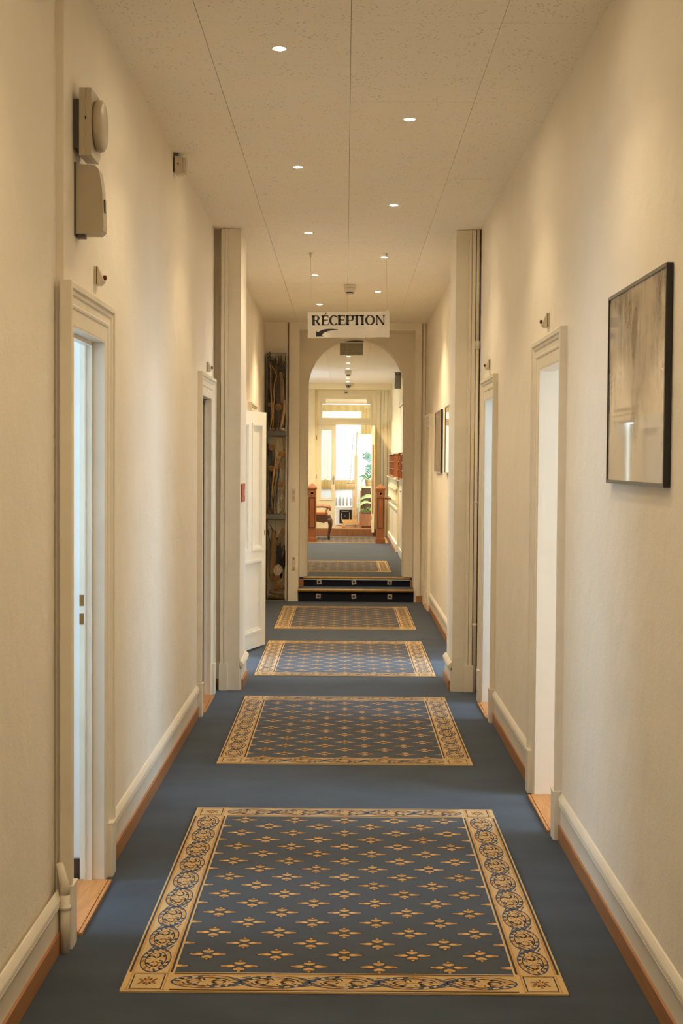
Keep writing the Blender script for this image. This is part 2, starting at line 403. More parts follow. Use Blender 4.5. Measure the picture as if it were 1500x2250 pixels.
# door leaves
def leaf_mesh(wd, h, th=0.04, pan=(('u2', 'l1')), lift=0.02, knob_side=1):
    """a four-square panelled leaf: along +X, thickness in Y, hinge at x=0; two tall panels over one wide panel"""
    mb = MB(); st = 0.105
    zs = (lift, 0.16, 0.80, 0.90, h-0.11, h)
    mb.box(0, st, 0, th, zs[0], h); mb.box(wd-st, wd, 0, th, zs[0], h)
    mb.box(st, wd-st, 0, th, zs[0], zs[1]); mb.box(st, wd-st, 0, th, zs[2], zs[3]); mb.box(st, wd-st, 0, th, zs[4], h)
    mb.box(wd/2-0.05, wd/2+0.05, 0, th, zs[3], zs[4])
    return mb, [(st, wd-st, zs[1], zs[2]), (st, wd/2-0.05, zs[3], zs[4]), (wd/2+0.05, wd-st, zs[3], zs[4])]
def door_leaf(root, loc, rotz, wd, h, m='door'):
    r = bpy.data.objects.new('leaf', None); S.collection.objects.link(r)
    mb, pans = leaf_mesh(wd, h); o = mb.build('leaf', m, None)
    bpy.data.objects.remove(r)
    o.parent = root; o.location = Vector(loc) - world_loc(root); o.rotation_euler = (0, 0, rotz)
    for x0, x1, z0, z1 in pans:
        p = MB(); p.box(x0, x1, 0.014, 0.026, z0, z1)
        for (a, b, pr) in ((-0.008, 0.012, -0.006), (0.012, 0.026, 0.004), (0.026, 0.036, 0.010)):      # stepped moulding round the panel, both faces
            for sg, yy in ((-1, pr), (1, 0.04-pr)):
                y0, y1 = (yy, 0.016) if sg < 0 else (0.024, yy)
                p.box(x0+a, x1-a, y0, y1, z0+a, z0+b); p.box(x0+a, x1-a, y0, y1, z1-b, z1-a)
                p.box(x0+a, x0+b, y0, y1, z0+b, z1-b); p.box(x1-b, x1-a, y0, y1, z0+b, z1-b)
        q = p.build('panel', m, o, local=True)
    k = MB(); k.box(wd-0.038, wd-0.022, -0.003, 0.043, 1.02, 1.065, bev=0.002)
    k.build('keyhole_plate', 'strike', o, local=True)
    return o
# left door beyond the pilaster stands folded back into the corridor
door_leaf(DL[2], (-0.955, 12.17, 0), R(73.0), 0.80, 2.13)
# closed leaves further on, and one ajar into the dark room
door_leaf(DL[3], (-1.06, 14.335, 0), R(90), 0.71, 2.11)
door_leaf(DR[3], (1.05, 16.205, 0), R(90), 0.61, 2.07)
door_leaf(DL[1], (-1.016, 10.165, 0), R(180), 0.66, 2.10)

# ------------------------------------------------------------------ baseboards
CAP = [(0.0, 0.158), (0.018, 0.158), (0.024, 0.161), (0.026, 0.166), (0.024, 0.171), (0.017, 0.173), (0.017, 0.176), (0.029, 0.181),
       (0.027, 0.190), (0.018, 0.202), (0.008, 0.212), (0.0, 0.215)]
def baseboard(name, s, xw, segs, z=0.0, p=0.0):
    first = None
    for i, (a, b) in enumerate(segs):
        mb = MB(); mb.box(s*(xw+0.02), s*(xw-0.006-p), a, b, z, z+0.17)
        mb.extr([(p, q) for p, q in CAP], lambda u, v, t: (s*(xw-u*0.62-p), t, z+v), a, b)
        o = mb.build(name if i == 0 else f'{name}', 'trim', kind='structure')
        MB().box(s*(xw-0.0), s*(xw-0.015-p), a+0.002, b-0.002, z, z+0.072, bev=0.003).build('wood_strip', 'wood_strip', o)
E1 = 0.15
baseboard('baseboard_left', -1, 0.998, [(-3.0, 4.86)], p=0.014)
baseboard('baseboard_left_far', -1, 0.97, [(5.66+E1, 9.47-E1), (11.06, 11.33-E1), (12.13+E1, 14.33-E1), (15.05+E1, 17.0)])
baseboard('baseboard_right', 1, 0.98, [(-3.0, 6.48-E1), (7.18+E1, 9.34-E1)])
baseboard('baseboard_right_far', 1, 0.968, [(11.06, 11.25-E1), (12.05+E1, 16.2-E1)])

# ------------------------------------------------------------------ side rooms with real windows on the sky
def side_room(n, s, x0, x1, y0, y1, zt, win, floor_m, wall_m='room_white', ceil=2.75):
    X0, X1 = s*x0, s*x1
    box('floor_side_room', floor_m, (X0, X1, y0, y1, -0.06, 0.0), kind='structure')
    box('ceiling_side_room', wall_m, (X0, X1, y0-0.05, y1+0.05, ceil, ceil+0.1), kind='structure')
    box('wall_side_room_near', wall_m, (X0, s*(x1+0.1), y0-0.1, y0, -0.06, ceil), kind='structure')
    o = box('wall_side_room_far', wall_m, (X0, s*(x1+0.1), y1, y1+0.04, -0.06, ceil), kind='structure')
    mb = MB()
    if win:
        wa, wb, za, zb = win
        mb.box(X1, s*(x1+0.15), y0, wa, -0.06, ceil); mb.box(X1, s*(x1+0.15), wb, y1, -0.06, ceil)
        mb.box(X1, s*(x1+0.15), wa, wb, -0.06, za); mb.box(X1, s*(x1+0.15), wa, wb, zb, ceil)
        mb.build('wall_side_room_outer', wall_m, kind='structure')
        f = MB(); xm = s*(x1+0.08)
        for a, b, c, d in ((wa, wa+0.05, za, zb), (wb-0.05, wb, za, zb), (wa+0.05, wb-0.05, za, za+0.05), (wa+0.05, wb-0.05, zb-0.05, zb), ((wa+wb)/2-0.03, (wa+wb)/2+0.03, za+0.05, zb-0.05)):
            f.box(xm-0.025, xm+0.025, a, b, c, d)
        f.build(f'window_{n}', 'white', kind='structure')
        ld = bpy.data.lights.new('window_portal', 'AREA'); ld.shape = 'RECTANGLE'; ld.size = wb-wa; ld.size_y = zb-za
        ld.cycles.is_portal = True
        lo = bpy.data.objects.new('window_portal', ld); S.collection.objects.link(lo)
        lo.location = (s*(x1+0.14), (wa+wb)/2, (za+zb)/2); lo.rotation_euler = (R(90), 0, R(90) if s > 0 else R(-90))
    else:
        mb.box(X1, s*(x1+0.1), y0, y1, -0.06, ceil); mb.build('wall_side_room_outer', wall_m, kind='structure')
    return o
o = side_room(1, -1, 1.05, 3.0, 4.0, 5.70, 2.165, (4.5, 5.5, 0.95, 2.35), 'tile')
box('tile_skirting', 'tile', (-1.055, -3.0, 5.685, 5.70, 0, 0.085), o)
side_room(2, 1, 1.095, 3.6, 4.2, 7.22, 2.16, (5.5, 7.0, 0.7, 2.45), 'wood_floor', 'room_warmed')
side_room(3, -1, 1.05, 2.4, 8.2, 10.21, 2.135, None, 'wood_floor', 'peach')
side_room(4, 1, 1.095, 3.6, 8.0, 9.985, 2.125, (8.5, 9.7, 0.8, 2.4), 'wood_floor')
side_room(5, -1, 1.05, 3.2, 10.5, 12.3, 2.135, (10.9, 12.1, 0.6, 2.45), 'wood_floor')
side_room(6, 1, 1.095, 3.2, 10.5, 12.4, 2.12, (10.8, 12.2, 0.5, 2.5), 'wood_floor')

# ------------------------------------------------------------------ cross-corridor pilasters at 10.45 m
def pilaster(name, s, xi, xw):
    mb = MB(); y0, y1 = 10.45, 11.05
    mb.box(s*xi, s*(xi+0.11), y0+0.012, y1, -0.02, ZC(10.5)+0.05)
    mb.box(s*(xi+0.10), s*(xw+0.05), y0+0.10, y1-0.02, -0.02, ZC(10.5)+0.05)
    o = mb.build(name, 'plaster', kind='structure')
    c = MB()
    c.box(s*(xi-0.002), s*(xi+0.085), y0, y0+0.02, 0, ZC(10.45)-0.003)
    for a, b, p in ((0.085, 0.094, 0.012), (0.094, 0.110, 0.024), (0.110, 0.114, 0.010), (0.114, 0.140, 0.020)):
        c.box(s*(xi+a), s*(xi+b), y0-p, y0+0.10, 0.0, ZC(10.45)-0.003)
    c.build('casing', 'trim', o)
    MB().box(s*(xi+0.083), s*(xi+0.148), y0-0.032, y0+0.05, 0, 0.20, bev=0.003).build('plinth_block', 'trim', o)
    b = MB(); b.box(s*(xi-0.014), s*(xi+0.02), y0+0.02, y1-0.005, 0, 0.17)
    b.extr(CAP, lambda u, v, t: (s*(xi-u-0.004), t, v), y0+0.02, y1-0.005); b.build('skirting', 'trim', o)
    MB().box(s*(xi), s*(xi-0.028), y0+0.05, y1-0.01, 0, 0.072, bev=0.003).build('wood_strip', 'wood_strip', o)
    return o
pl = pilaster('trim_1', -1, 0.775, 0.97)
pr = pilaster('trim_2', 1, 0.80, 0.98)
# narrow recessed board and wood foot between the left pilaster and the wall
MB().box(-0.97, -0.925, 10.53, 10.56, 0.0, 2.28).box(-0.94, -0.928, 10.515, 10.53, 1.38, 2.26).build('side_board', 'trim', pl)
MB().box(-0.97, -0.92, 10.515, 10.53, 0.0, 0.072).build('wood_strip', 'wood_strip', pl)
MB().box(-0.97, -0.92, 10.51, 10.53, 0.074, 0.20).build('skirting', 'trim', pl)

# ------------------------------------------------------------------ arch wall and steps
AX0, AX1, AC = -0.468, 0.716, 0.124; AR = (AX1-AX0)/2; ASZ = 2.62; AY0, AY1 = 17.55, 17.95
def arch_wall():
    mb = MB()
    ztop = 3.6
    mb.box(-1.9, AX0, AY0, AY1, -0.05, ztop); mb.box(AX1, 1.3, AY0, AY1, -0.05, ztop)
    n = 40; pts = [(AC + AR*math.cos(PI*k/n), ASZ + AR*math.sin(PI*k/n)) for k in range(n+1)]
    for (x1, z1), (x0, z0) in zip(pts, pts[1:]):
        for y in (AY0, AY1):
            q = [(x0, y, z0), (x1, y, z1), (x1, y, ztop), (x0, y, ztop)]
            mb.face(q if y == AY0 else q[::-1])
        mb.face([(x0, AY0, z0), (x0, AY1, z0), (x1, AY1, z1), (x1, AY0, z1)], smooth=True)
    return mb.build('wall_arch', 'plaster', kind='structure', recalc=False)
wa_ = arch_wall()
fr = MB()                                              # front frame of the recess
fr.box(-0.99, -0.70, 17.13, 17.58, -0.02, 3.40).box(-0.685, -0.56, 17.10, 17.58, -0.02, 3.40)
fr.box(0.83, 0.905, 17.10, 17.58, -0.02, 3.40).box(0.905, 1.0, 17.13, 17.58, -0.02, 3.40)
fr.box(-0.56, 0.83, 17.10, 17.58, 3.262, 3.40)
fr.build('wall_front_frame', 'plaster', kind='structure')
MB().box(0.925, 0.95, 17.08, 17.13, 0, 3.33).box(0.955, 0.975, 17.09, 17.13, 0, 3.33).build('trim_3', 'trim', kind='structure')
MB().box(-0.695, -0.688, 17.118, 17.13, 0, 3.34).build('trim_4', 'wood_strip', kind='structure')
mb = MB(); mb.box(AX0-0.03, AX0+0.002, AY0-0.004, AY0+0.0, ZF, 1.86).box(AX0-0.0, AX0+0.003, AY0-0.004, AY0+0.03, ZF, 1.86); mb.build('corner_guard', 'trim', wa_)
mb = MB(); mb.box(AX1-0.002, AX1+0.03, AY0-0.004, AY0+0.0, ZF, 1.86).box(AX1-0.003, AX1, AY0-0.004, AY0+0.03, ZF, 1.86); mb.build('corner_guard', 'trim', wa_)
for x0, x1 in ((-0.56, -0.505), (0.805, 0.83)):
    MB().box(x0, x1, 17.44, 17.50, 0.15, 0.235).build('wood_strip', 'wood_strip', wa_)
MB().box(0.862, 0.93, 17.075, 17.10, 0, 0.075).build('wood_strip', 'wood_strip', wa_)

def step(name, x0, x1, y0, y1, z0, z1, label, lx):
    r = thing(name, label, 'step', ((x0+x1)/2, y0, z0))
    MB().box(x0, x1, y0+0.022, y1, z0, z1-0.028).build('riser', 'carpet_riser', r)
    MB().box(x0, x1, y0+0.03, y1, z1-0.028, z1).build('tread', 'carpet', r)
    nb = MB(); nb.extr([(0.03, z1-0.034), (0.004, z1-0.034), (-0.004, z1-0.026), (-0.006, z1-0.012), (0.0, z1-0.001), (0.012, z1+0.003), (0.05, z1+0.003), (0.05, z1-0.01), (0.03, z1-0.012)],
        lambda u, v, t: (t, y0+u, v), x0-0.003, x1+0.003); nb.build('nosing', 'brass', r)
    for i, x in enumerate(lx):
        l = MB(); yy = y0+0.022; zc = (z0+z1)/2-0.008; h = 0.028; q = 0.012
        for a, b, c, d in ((-h, h, q, h), (-h, h, -h, -q), (-h, -q, -q, q), (q, h, -q, q)): l.box(a, b, -0.007, 0.004, c, d)
        o = l.build('step_light', 'steel', r, local=True); o.location = Vector((x, yy, zc)) - world_loc(r); o.rotation_euler = (0, R((3, -6, 2, -4, -9, 5)[i + (3 if z0 > 0.1 else 0)]), 0)
        c = MB().box(-q, q, -0.002, 0.004, -q, q).build('lens', 'black', o, local=True)
step('step', -0.558, 0.828, 17.06, 17.50, 0.0, 0.15, 'lower carpeted step with square steel step lights, standing on the corridor floor', (-0.315, 0.112, 0.545))
step('step', -0.505, 0.80, 17.50, 17.549, 0.15, 0.263, 'upper carpeted step with brass nosing, at the foot of the arch', (-0.315, 0.115, 0.555))
# switch plates on the left pier
r = thing('light_switch', 'small cream switch plate on the pier left of the arch', 'switch', (-0.62, 17.10, 1.28))
MB().box(-0.642, -0.598, 17.088, 17.10, 1.20, 1.36, bev=0.003).build('plate', 'plastic', r)
for z in (1.245, 1.315): MB().box(-0.632, -0.608, 17.083, 17.09, z-0.02, z+0.02).build('rocker', 'plastic_dim', r)
r = thing('wall_socket', 'narrow cream socket strip low on the pier left of the arch', 'socket', (-0.615, 17.10, 0.46))
MB().box(-0.635, -0.595, 17.088, 17.10, 0.38, 0.54, bev=0.003).build('plate', 'plastic', r)
for z in (0.405, 0.515): MB().box(-0.622, -0.608, 17.085, 17.09, z-0.008, z+0.008).build('cover_screw', 'strike', r)

# ------------------------------------------------------------------ ceilings of separate panels
def ceiling(name, zf, slope, x_lo, x_hi, y0, y1, cols, lo_long=None):
    mb = MB()
    mb.face([(x_lo, y0, zf(y0)+0.022), (x_lo, y1, zf(y1)+0.022), (x_hi, y1, zf(y1)+0.022), (x_hi, y0, zf(y0)+0.022)])
    mb.face([(x_lo, y0, zf(y0)+0.25), (x_hi, y0, zf(y0)+0.25), (x_hi, y1, zf(y1)+0.25), (x_lo, y1, zf(y1)+0.25)])
    c = mb.build(name, 'slab', kind='structure', recalc=False)
    cache = {}
    for ci, (xa, xb, step_, ph) in enumerate(cols):
        gap = 0.0016 if ci == 0 else 0.0008
        k0 = math.floor((y0-ph)/step_)
        y = ph + k0*step_
        while y < y1 - 0.05:
            a, b = max(y, y0), min(y+step_, y1)
            if b-a > 0.03:
                key = (ci, round(b-a, 3))
                if key not in cache:
                    m_ = MB(); W, L = (xb-xa)/2-gap, (b-a)/2-0.0007
                    m_.box(-W, W, -L, L, 0, 0.02, bev=0.0012)
                    o = m_.build('ceiling_panel', 'ceiling'); cache[key] = o.data
                else:
                    o = bpy.data.objects.new('ceiling_panel', cache[key]); S.collection.objects.link(o)
                o.parent = c
                o.location = ((xa+xb)/2, (a+b)/2, zf((a+b)/2) + random.uniform(-0.0006, 0.0006)); o.rotation_euler = (math.atan(-slope), 0, 0)
            y += step_
    return c
ceiling('ceiling', ZC, 0.0058, -1.05, 1.05, -3.0, 17.55, [(-0.985, -0.583, 2.4, 0.74), (-0.583, 0.01, 0.6, 0.24), (0.01, 0.6, 0.6, 0.24), (0.6, 0.985, 0.6, 0.24)])
ceiling('ceiling_upper_hall', ZU, 0.0132, -1.95, 1.2, 17.55, 27.6, [(-1.9, -0.88, 1.2, 0.3), (-0.88, -0.28, 0.6, 0.3), (-0.28, 0.32, 0.6, 0.3), (0.32, 1.15, 0.6, 0.3)])

# ------------------------------------------------------------------ recessed downlights
def downlight(x, y, z, label, group, watt, slope):
    r = thing('ceiling_light', label, 'lamp', (x, y, z), group)
    mb = MB(); mb.lathe([(0.027, 0.0), (0.027, -0.003), (0.030, -0.004), (0.0335, -0.002), (0.0335, 0.002)], (0, 0, 0), 'Z', 24); mb.build('trim_ring', 'white', r, local=True)
    mb = MB(); mb.lathe([(0.0, -0.0015), (0.024, -0.0018), (0.0275, -0.001), (0.0275, 0.0015), (0.0, 0.0015)], (0, 0, 0), 'Z', 24); mb.build('bulb', 'lamp', r, local=True)
    ld = bpy.data.lights.new('halogen_beam', 'SPOT'); ld.energy = watt; ld.color = LAMP_COL
    ld.spot_size = R(116); ld.spot_blend = 0.75; ld.shadow_soft_size = 0.022
    lo = bpy.data.objects.new('halogen_beam', ld); S.collection.objects.link(lo); lo.parent = r; lo.location = (0, 0, -0.03)
LX, RX = -0.287, 0.308
ys_l = [-1.0, 1.33, 3.66, 5.985, 8.31, 10.62, 12.92, 15.19]
ys_r = [-2.1, 0.2, 2.5, 4.85, 7.17, 9.486, 11.79, 14.075]
where_l = {-1.0: 'halogen of the left ceiling row, fourth one before the alarm siren', 1.33: 'halogen of the left ceiling row, third one before the alarm siren', 3.66: 'halogen of the left ceiling row, next before the alarm siren',
    5.985: 'first recessed halogen of the left ceiling row, biggest of all', 8.31: 'recessed halogen in the left ceiling row, second from the wall siren',
           10.62: 'recessed halogen in the left ceiling row between the two pilasters', 12.92: 'recessed halogen in the left ceiling row above the hanging sign',
           15.19: 'last recessed halogen of the left ceiling row, nearest the arch'}
where_r = {-2.1: 'halogen of the right ceiling row, fourth one before the framed print', 0.2: 'halogen of the right ceiling row, third one before the framed print', 2.5: 'halogen of the right ceiling row, second one before the framed print', 4.85: 'halogen of the right ceiling row, right over the framed print',
    7.17: 'recessed halogen of the right ceiling row, over the nearest right door', 9.486: 'recessed halogen in the right ceiling row just before the right pilaster',
           11.79: 'recessed halogen in the right ceiling row beside the sign wire', 14.075: 'last recessed halogen of the right ceiling row, beyond the smoke detector'}
for y in ys_l: downlight(LX, y, ZC(y)-0.0015, where_l.get(y, 'recessed halogen of the left ceiling row, outside the view'), 'corridor downlights', LAMP_W*(3.9 if y > 12 else 1.0), 0)
for y in ys_r: downlight(RX, y, ZC(y)-0.0015, where_r.get(y, 'recessed halogen of the right ceiling row, outside the view'), 'corridor downlights', LAMP_W*(3.9 if y > 12 else 1.0), 0)
hall_lab = ['recessed downlight beyond the arch, first after the hanging exit box', 'recessed downlight beyond the arch, second after the hanging exit box', 'recessed downlight beyond the arch, just before the hall smoke detector',
            'recessed downlight beyond the arch, just after the hall smoke detector', 'recessed downlight beyond the arch, third before the dome camera', 'recessed downlight beyond the arch, second before the dome camera', 'recessed downlight right by the dome camera']
for y, lb in zip((19.6, 21.0, 22.2, 23.3, 24.4, 25.5, 26.4), hall_lab): downlight(0.03, y, ZU(y)-0.0015, lb, 'hall downlights', LAMP_W*5.5, 0)

# ------------------------------------------------------------------ rugs
def flower(mb, cx, cy, z, g=1.0):
    def P(pts, mi, dz): mb.face([(cx+x*g, cy+y*g, z+dz) for x, y in pts], mi)
    for sx in (1, -1):
        P([(sx*x, y) for x, y in ((0.011, 0), (0.022, 0.016), (0.038, 0.014), (0.062, 0.004), (0.066, 0.002), (0.066, -0.002), (0.062, -0.004), (0.038, -0.014), (0.022, -0.016))][::sx], 0, 0)
        P([(sx*x, y) for x, y in ((0.013, 0), (0.024, 0.0125), (0.037, 0.0105), (0.059, 0.003), (0.059, -0.003), (0.037, -0.0105), (0.024, -0.0125))][::sx], 1, 0.0002)
        P([(sx*x, y) for x, y in ((0.015, 0), (0.024, 0.007), (0.037, 0.003), (0.037, -0.003), (0.024, -0.007))][::sx], 3, 0.0004)
        P([(sx*x, y) for x, y in ((0.040, 0.0035), (0.050, 0.002), (0.050, -0.002), (0.040, -0.0035))][::sx], 2, 0.0004)
    for sy in (1, -1):
        def Q(pts, mi, dz): P([(x, sy*y) for x, y in pts][::sy], mi, dz)
        Q([(0, 0.006), (0.020, 0.018), (0.020, 0.036), (0.008, 0.040), (0.007, 0.056), (-0.007, 0.056), (-0.008, 0.040), (-0.020, 0.036), (-0.020, 0.018)], 0, 0)
        Q([(0, 0.010), (0.017, 0.0195), (0.0185, 0.032), (0.011, 0.037), (0, 0.033)], 1, 0.0002)
        Q([(0, 0.010), (0, 0.033), (-0.011, 0.037), (-0.0185, 0.032), (-0.017, 0.0195)], 1, 0.0002)
        Q([(0, 0.015), (0.010, 0.021), (0.010, 0.026), (0, 0.021), (-0.010, 0.026), (-0.010, 0.021)], 3, 0.0004)
        Q([(0.0055*math.cos(2*PI*k/8), 0.0455+0.008*math.sin(2*PI*k/8)) for k in range(8)], 1, 0.0004)

def scroll_border(mb, fx, L, wid, pitch, z):
    """fx(s, t) maps along/across coordinates to the rug; a chain of medallions with twisted links"""
    def P(pts, mi, dz): mb.face([(*fx(s_, t_), z+dz) for s_, t_ in pts], mi)
    def arc(c, rs, rt, a0, a1, th, mi, dz, n=10):
        for k in range(n):
            p, q = a0+(a1-a0)*k/n, a0+(a1-a0)*(k+1)/n
            P([(c+rs*math.cos(p), rt*math.sin(p)), (c+rs*math.cos(q), rt*math.sin(q)),
               (c+(rs-th*1.5)*math.cos(q), (rt-th)*math.sin(q)), (c+(rs-th*1.5)*math.cos(p), (rt-th)*math.sin(p))], mi, dz)
    H = wid/2
    for sg in (1, -1):                                    # edge lines: cream, dark, gold
        for a, b, mi in ((H-0.0140, H-0.0065, 0), (H-0.0235, H-0.0140, 1)):
            P([(0, sg*a), (L, sg*a), (L, sg*b), (0, sg*b)], mi, 0)
    rt = H-0.0265
    n = max(1, round(L/pitch)); pitch = L/n; rs = pitch*0.52
    for i in range(n):
        c = (i+0.5)*pitch
        arc(c, rs, rt, 0, 2*PI, 0.0048, 4, 0, 28)
        arc(c, rs*0.70, rt*0.70, 0.2, 2.7, 0.0042, 0, 0, 10); arc(c, rs*0.70, rt*0.70, 3.3, 5.8, 0.0042, 0, 0, 10)
        for k in range(16):                                # dashes between the two rings
            a = 2*PI*(k+0.5)/16; q = int(k/4)
            mi = (1, 4, 2, 4)[q] if k % 2 else (1, 0, 1, 4)[q]
            d = 0.13 if q in (0, 2) else 0.085
            P([(c+rs*0.93*math.cos(a-d), rt*0.93*math.sin(a-d)), (c+rs*0.93*math.cos(a+d), rt*0.93*math.sin(a+d)),
               (c+rs*0.73*math.cos(a+d+0.1), rt*0.73*math.sin(a+d+0.1)), (c+rs*0.73*math.cos(a-d+0.1), rt*0.73*math.sin(a-d+0.1))], mi, 0.0001)
        P([(c-rs*0.85, -0.0014), (c+rs*0.85, -0.0014), (c+rs*0.85, 0.0014), (c-rs*0.85, 0.0014)], 1, 0.0002)
        for ss, tt, mi in ((0.36, 0.30, 0), (-0.36, -0.30, 0), (0.34, -0.32, 2), (-0.34, 0.32, 2)):       # inner curls
            arc(c+ss*rs, rs*0.22, rt*0.30 if tt > 0 else -rt*0.30, 0.2, 4.4, 0.0065, mi, 0.0001, 8)
            arc(c+ss*rs*0.4, rs*0.13, rt*0.55*(1 if tt > 0 else -1), 0.5, 2.6, 0.0048, 0 if mi else 1, 0.00015, 6)
            P([(c+ss*rs*1.1, tt*rt*1.5), (c+ss*rs*0.8, tt*rt*1.9), (c+ss*rs*0.5, tt*rt*1.45), (c+ss*rs*0.8, tt*rt*1.2)], 0, 0.0001)
        if i < n-1:                                       # twisted link with blue stripes
            b = (i+1)*pitch
            for sg in (1, -1):
                P([(b-pitch*0.18, sg*rt*0.62), (b-pitch*0.15, sg*rt*0.66), (b+pitch*0.18, -sg*rt*0.62), (b+pitch*0.15, -sg*rt*0.66)][::sg], 4, 0.0003)
            for k in range(5):
                t0 = (k-2)*0.32*rt
                P([(b-0.017+t0*0.25, t0-0.005), (b+0.019+t0*0.25, t0+0.007), (b+0.022+t0*0.25, t0+0.013), (b-0.014+t0*0.25, t0+0.001)], 4, 0.0002)

RUGX0, RUGX1 = -0.709, 0.724
def rug(y0, y1, z, label, y_ref, sb=0.157, eb=0.168):
    cx = (RUGX0+RUGX1)/2
    r = thing('rug', label, 'rug', (cx, y0, z), 'blue rugs in a line down the corridor')
    L = y1-y0
    x0, x1 = RUGX0, RUGX1
    MB().box(x0+sb-0.002, x1-sb+0.002, y0+eb-0.002, y1-eb+0.002, z, z+0.0040).build('field', 'rug_field', r)
    mb = MB(); k = 0; y = y_ref
    while y > y0+eb-0.03: y -= 0.114; k += 1
    while y < y1-eb+0.04:
        off = 0.117 if k % 2 else 0.0
        for i in range(-3, 4):
            x = cx+off+i*0.234
            if x0+sb-0.055 < x < x1-sb+0.055 and y0+eb-0.06 < y < y1-eb+0.06: flower(mb, x, y, z+0.0044, 1.06)
        y += 0.114; k -= 1
    mb.build('woven_flowers', ['rug_dark', 'rug_gold', 'rug_amber', 'rug_pale'], r, kind='stuff', recalc=False)
    for sx in (0, 1):
        xa = x0 if sx == 0 else x1-sb
        b = MB().box(xa, xa+sb, y0+eb, y1-eb, z, z+0.0055).build('side_border', 'rug_cream', r)
        p = MB(); scroll_border(p, lambda s_, t_: (xa+sb/2+t_, y0+eb+s_), L-2*eb, sb, 0.218, z+0.006)
        p.build('woven_scrolls', ['rug_dark', 'rug_gold', 'rug_amber', 'rug_pale', 'rug_navy'], b, kind='stuff', recalc=False)
        for yy in (y0, y1-eb):                              # corner squares with a small rosette
            c = MB().box(xa, xa+sb, yy, yy+eb, z, z+0.0055).build('corner_square', 'rug_cream', r)
            q = MB(); mx, my = xa+sb/2, yy+eb/2
            def ring(h, k_, t, mi):
                for a_, b_, c_, d_ in ((-h, h, k_-t, k_), (-h, h, -k_, -k_+t), (-h, -h+t, -k_, k_), (h-t, h, -k_, k_)):
                    q.face([(mx+a_, my+c_, z+0.006), (mx+b_, my+c_, z+0.006), (mx+b_, my+d_, z+0.006), (mx+a_, my+d_, z+0.006)], mi)
            ring(0.061, 0.075, 0.005, 1); ring(0.052, 0.066, 0.004, 0)
            for k2 in range(12):
                a = 2*PI*k2/12; ra, rb = (0.010, 0.034) if k2 % 2 else (0.012, 0.024)
                q.face([(mx+ra*math.cos(a-.3), my+1.2*ra*math.sin(a-.3), z+0.0061), (mx+rb*math.cos(a-.1), my+1.2*rb*math.sin(a-.1), z+0.0061), (mx+rb*math.cos(a+.12), my+1.2*rb*math.sin(a+.12), z+0.0061), (mx+ra*math.cos(a+.3), my+1.2*ra*math.sin(a+.3), z+0.0061)], (0, 2)[k2 % 2])
            q.face([(mx+0.014*math.cos(2*PI*k2/8), my+0.016*math.sin(2*PI*k2/8), z+0.0063) for k2 in range(8)], 1)
            q.build('woven_rosette', ['rug_dark', 'rug_gold', 'rug_amber'], c, kind='stuff', recalc=False)
    for sy in (0, 1):
        ya = y0 if sy == 0 else y1-eb
        b = MB().box(x0+sb, x1-sb, ya, ya+eb, z, z+0.0055).build('end_border', 'rug_cream', r)
        p = MB(); scroll_border(p, lambda s_, t_: (x0+sb+s_, ya+eb/2+t_), (x1-x0)-2*sb, eb, 0.235, z+0.006)
        p.build('woven_scrolls', ['rug_dark', 'rug_gold', 'rug_amber', 'rug_pale', 'rug_navy'], b, kind='stuff', recalc=False)
RG = [(4.475, 6.875, 0.0005, 'large blue rug with yellow scroll borders, nearest one, beside the framed print', 4.82),
      (7.89, 10.17, 0.0005, 'blue rug with yellow scroll borders just before the two pilasters', 8.06),
      (11.15, 13.32, 0.0005, 'blue rug with yellow scroll borders beside the open panelled door leaf', 11.32),
      (14.28, 16.51, 0.0005, 'blue rug with yellow scroll borders at the foot of the two steps', 14.45)]
for a in RG: rug(*a)
RUGX0, RUGX1 = -0.80, 0.60
rug(18.31, 20.35, ZF+0.0005, 'blue rug with yellow borders just beyond the arch, on the raised floor', 18.5)
RUGX0, RUGX1 = -0.70, 0.76
rug(24.75, 26.85, ZF+0.0005, 'blue rug with yellow borders between the newel posts and the glazed doors', 24.95)

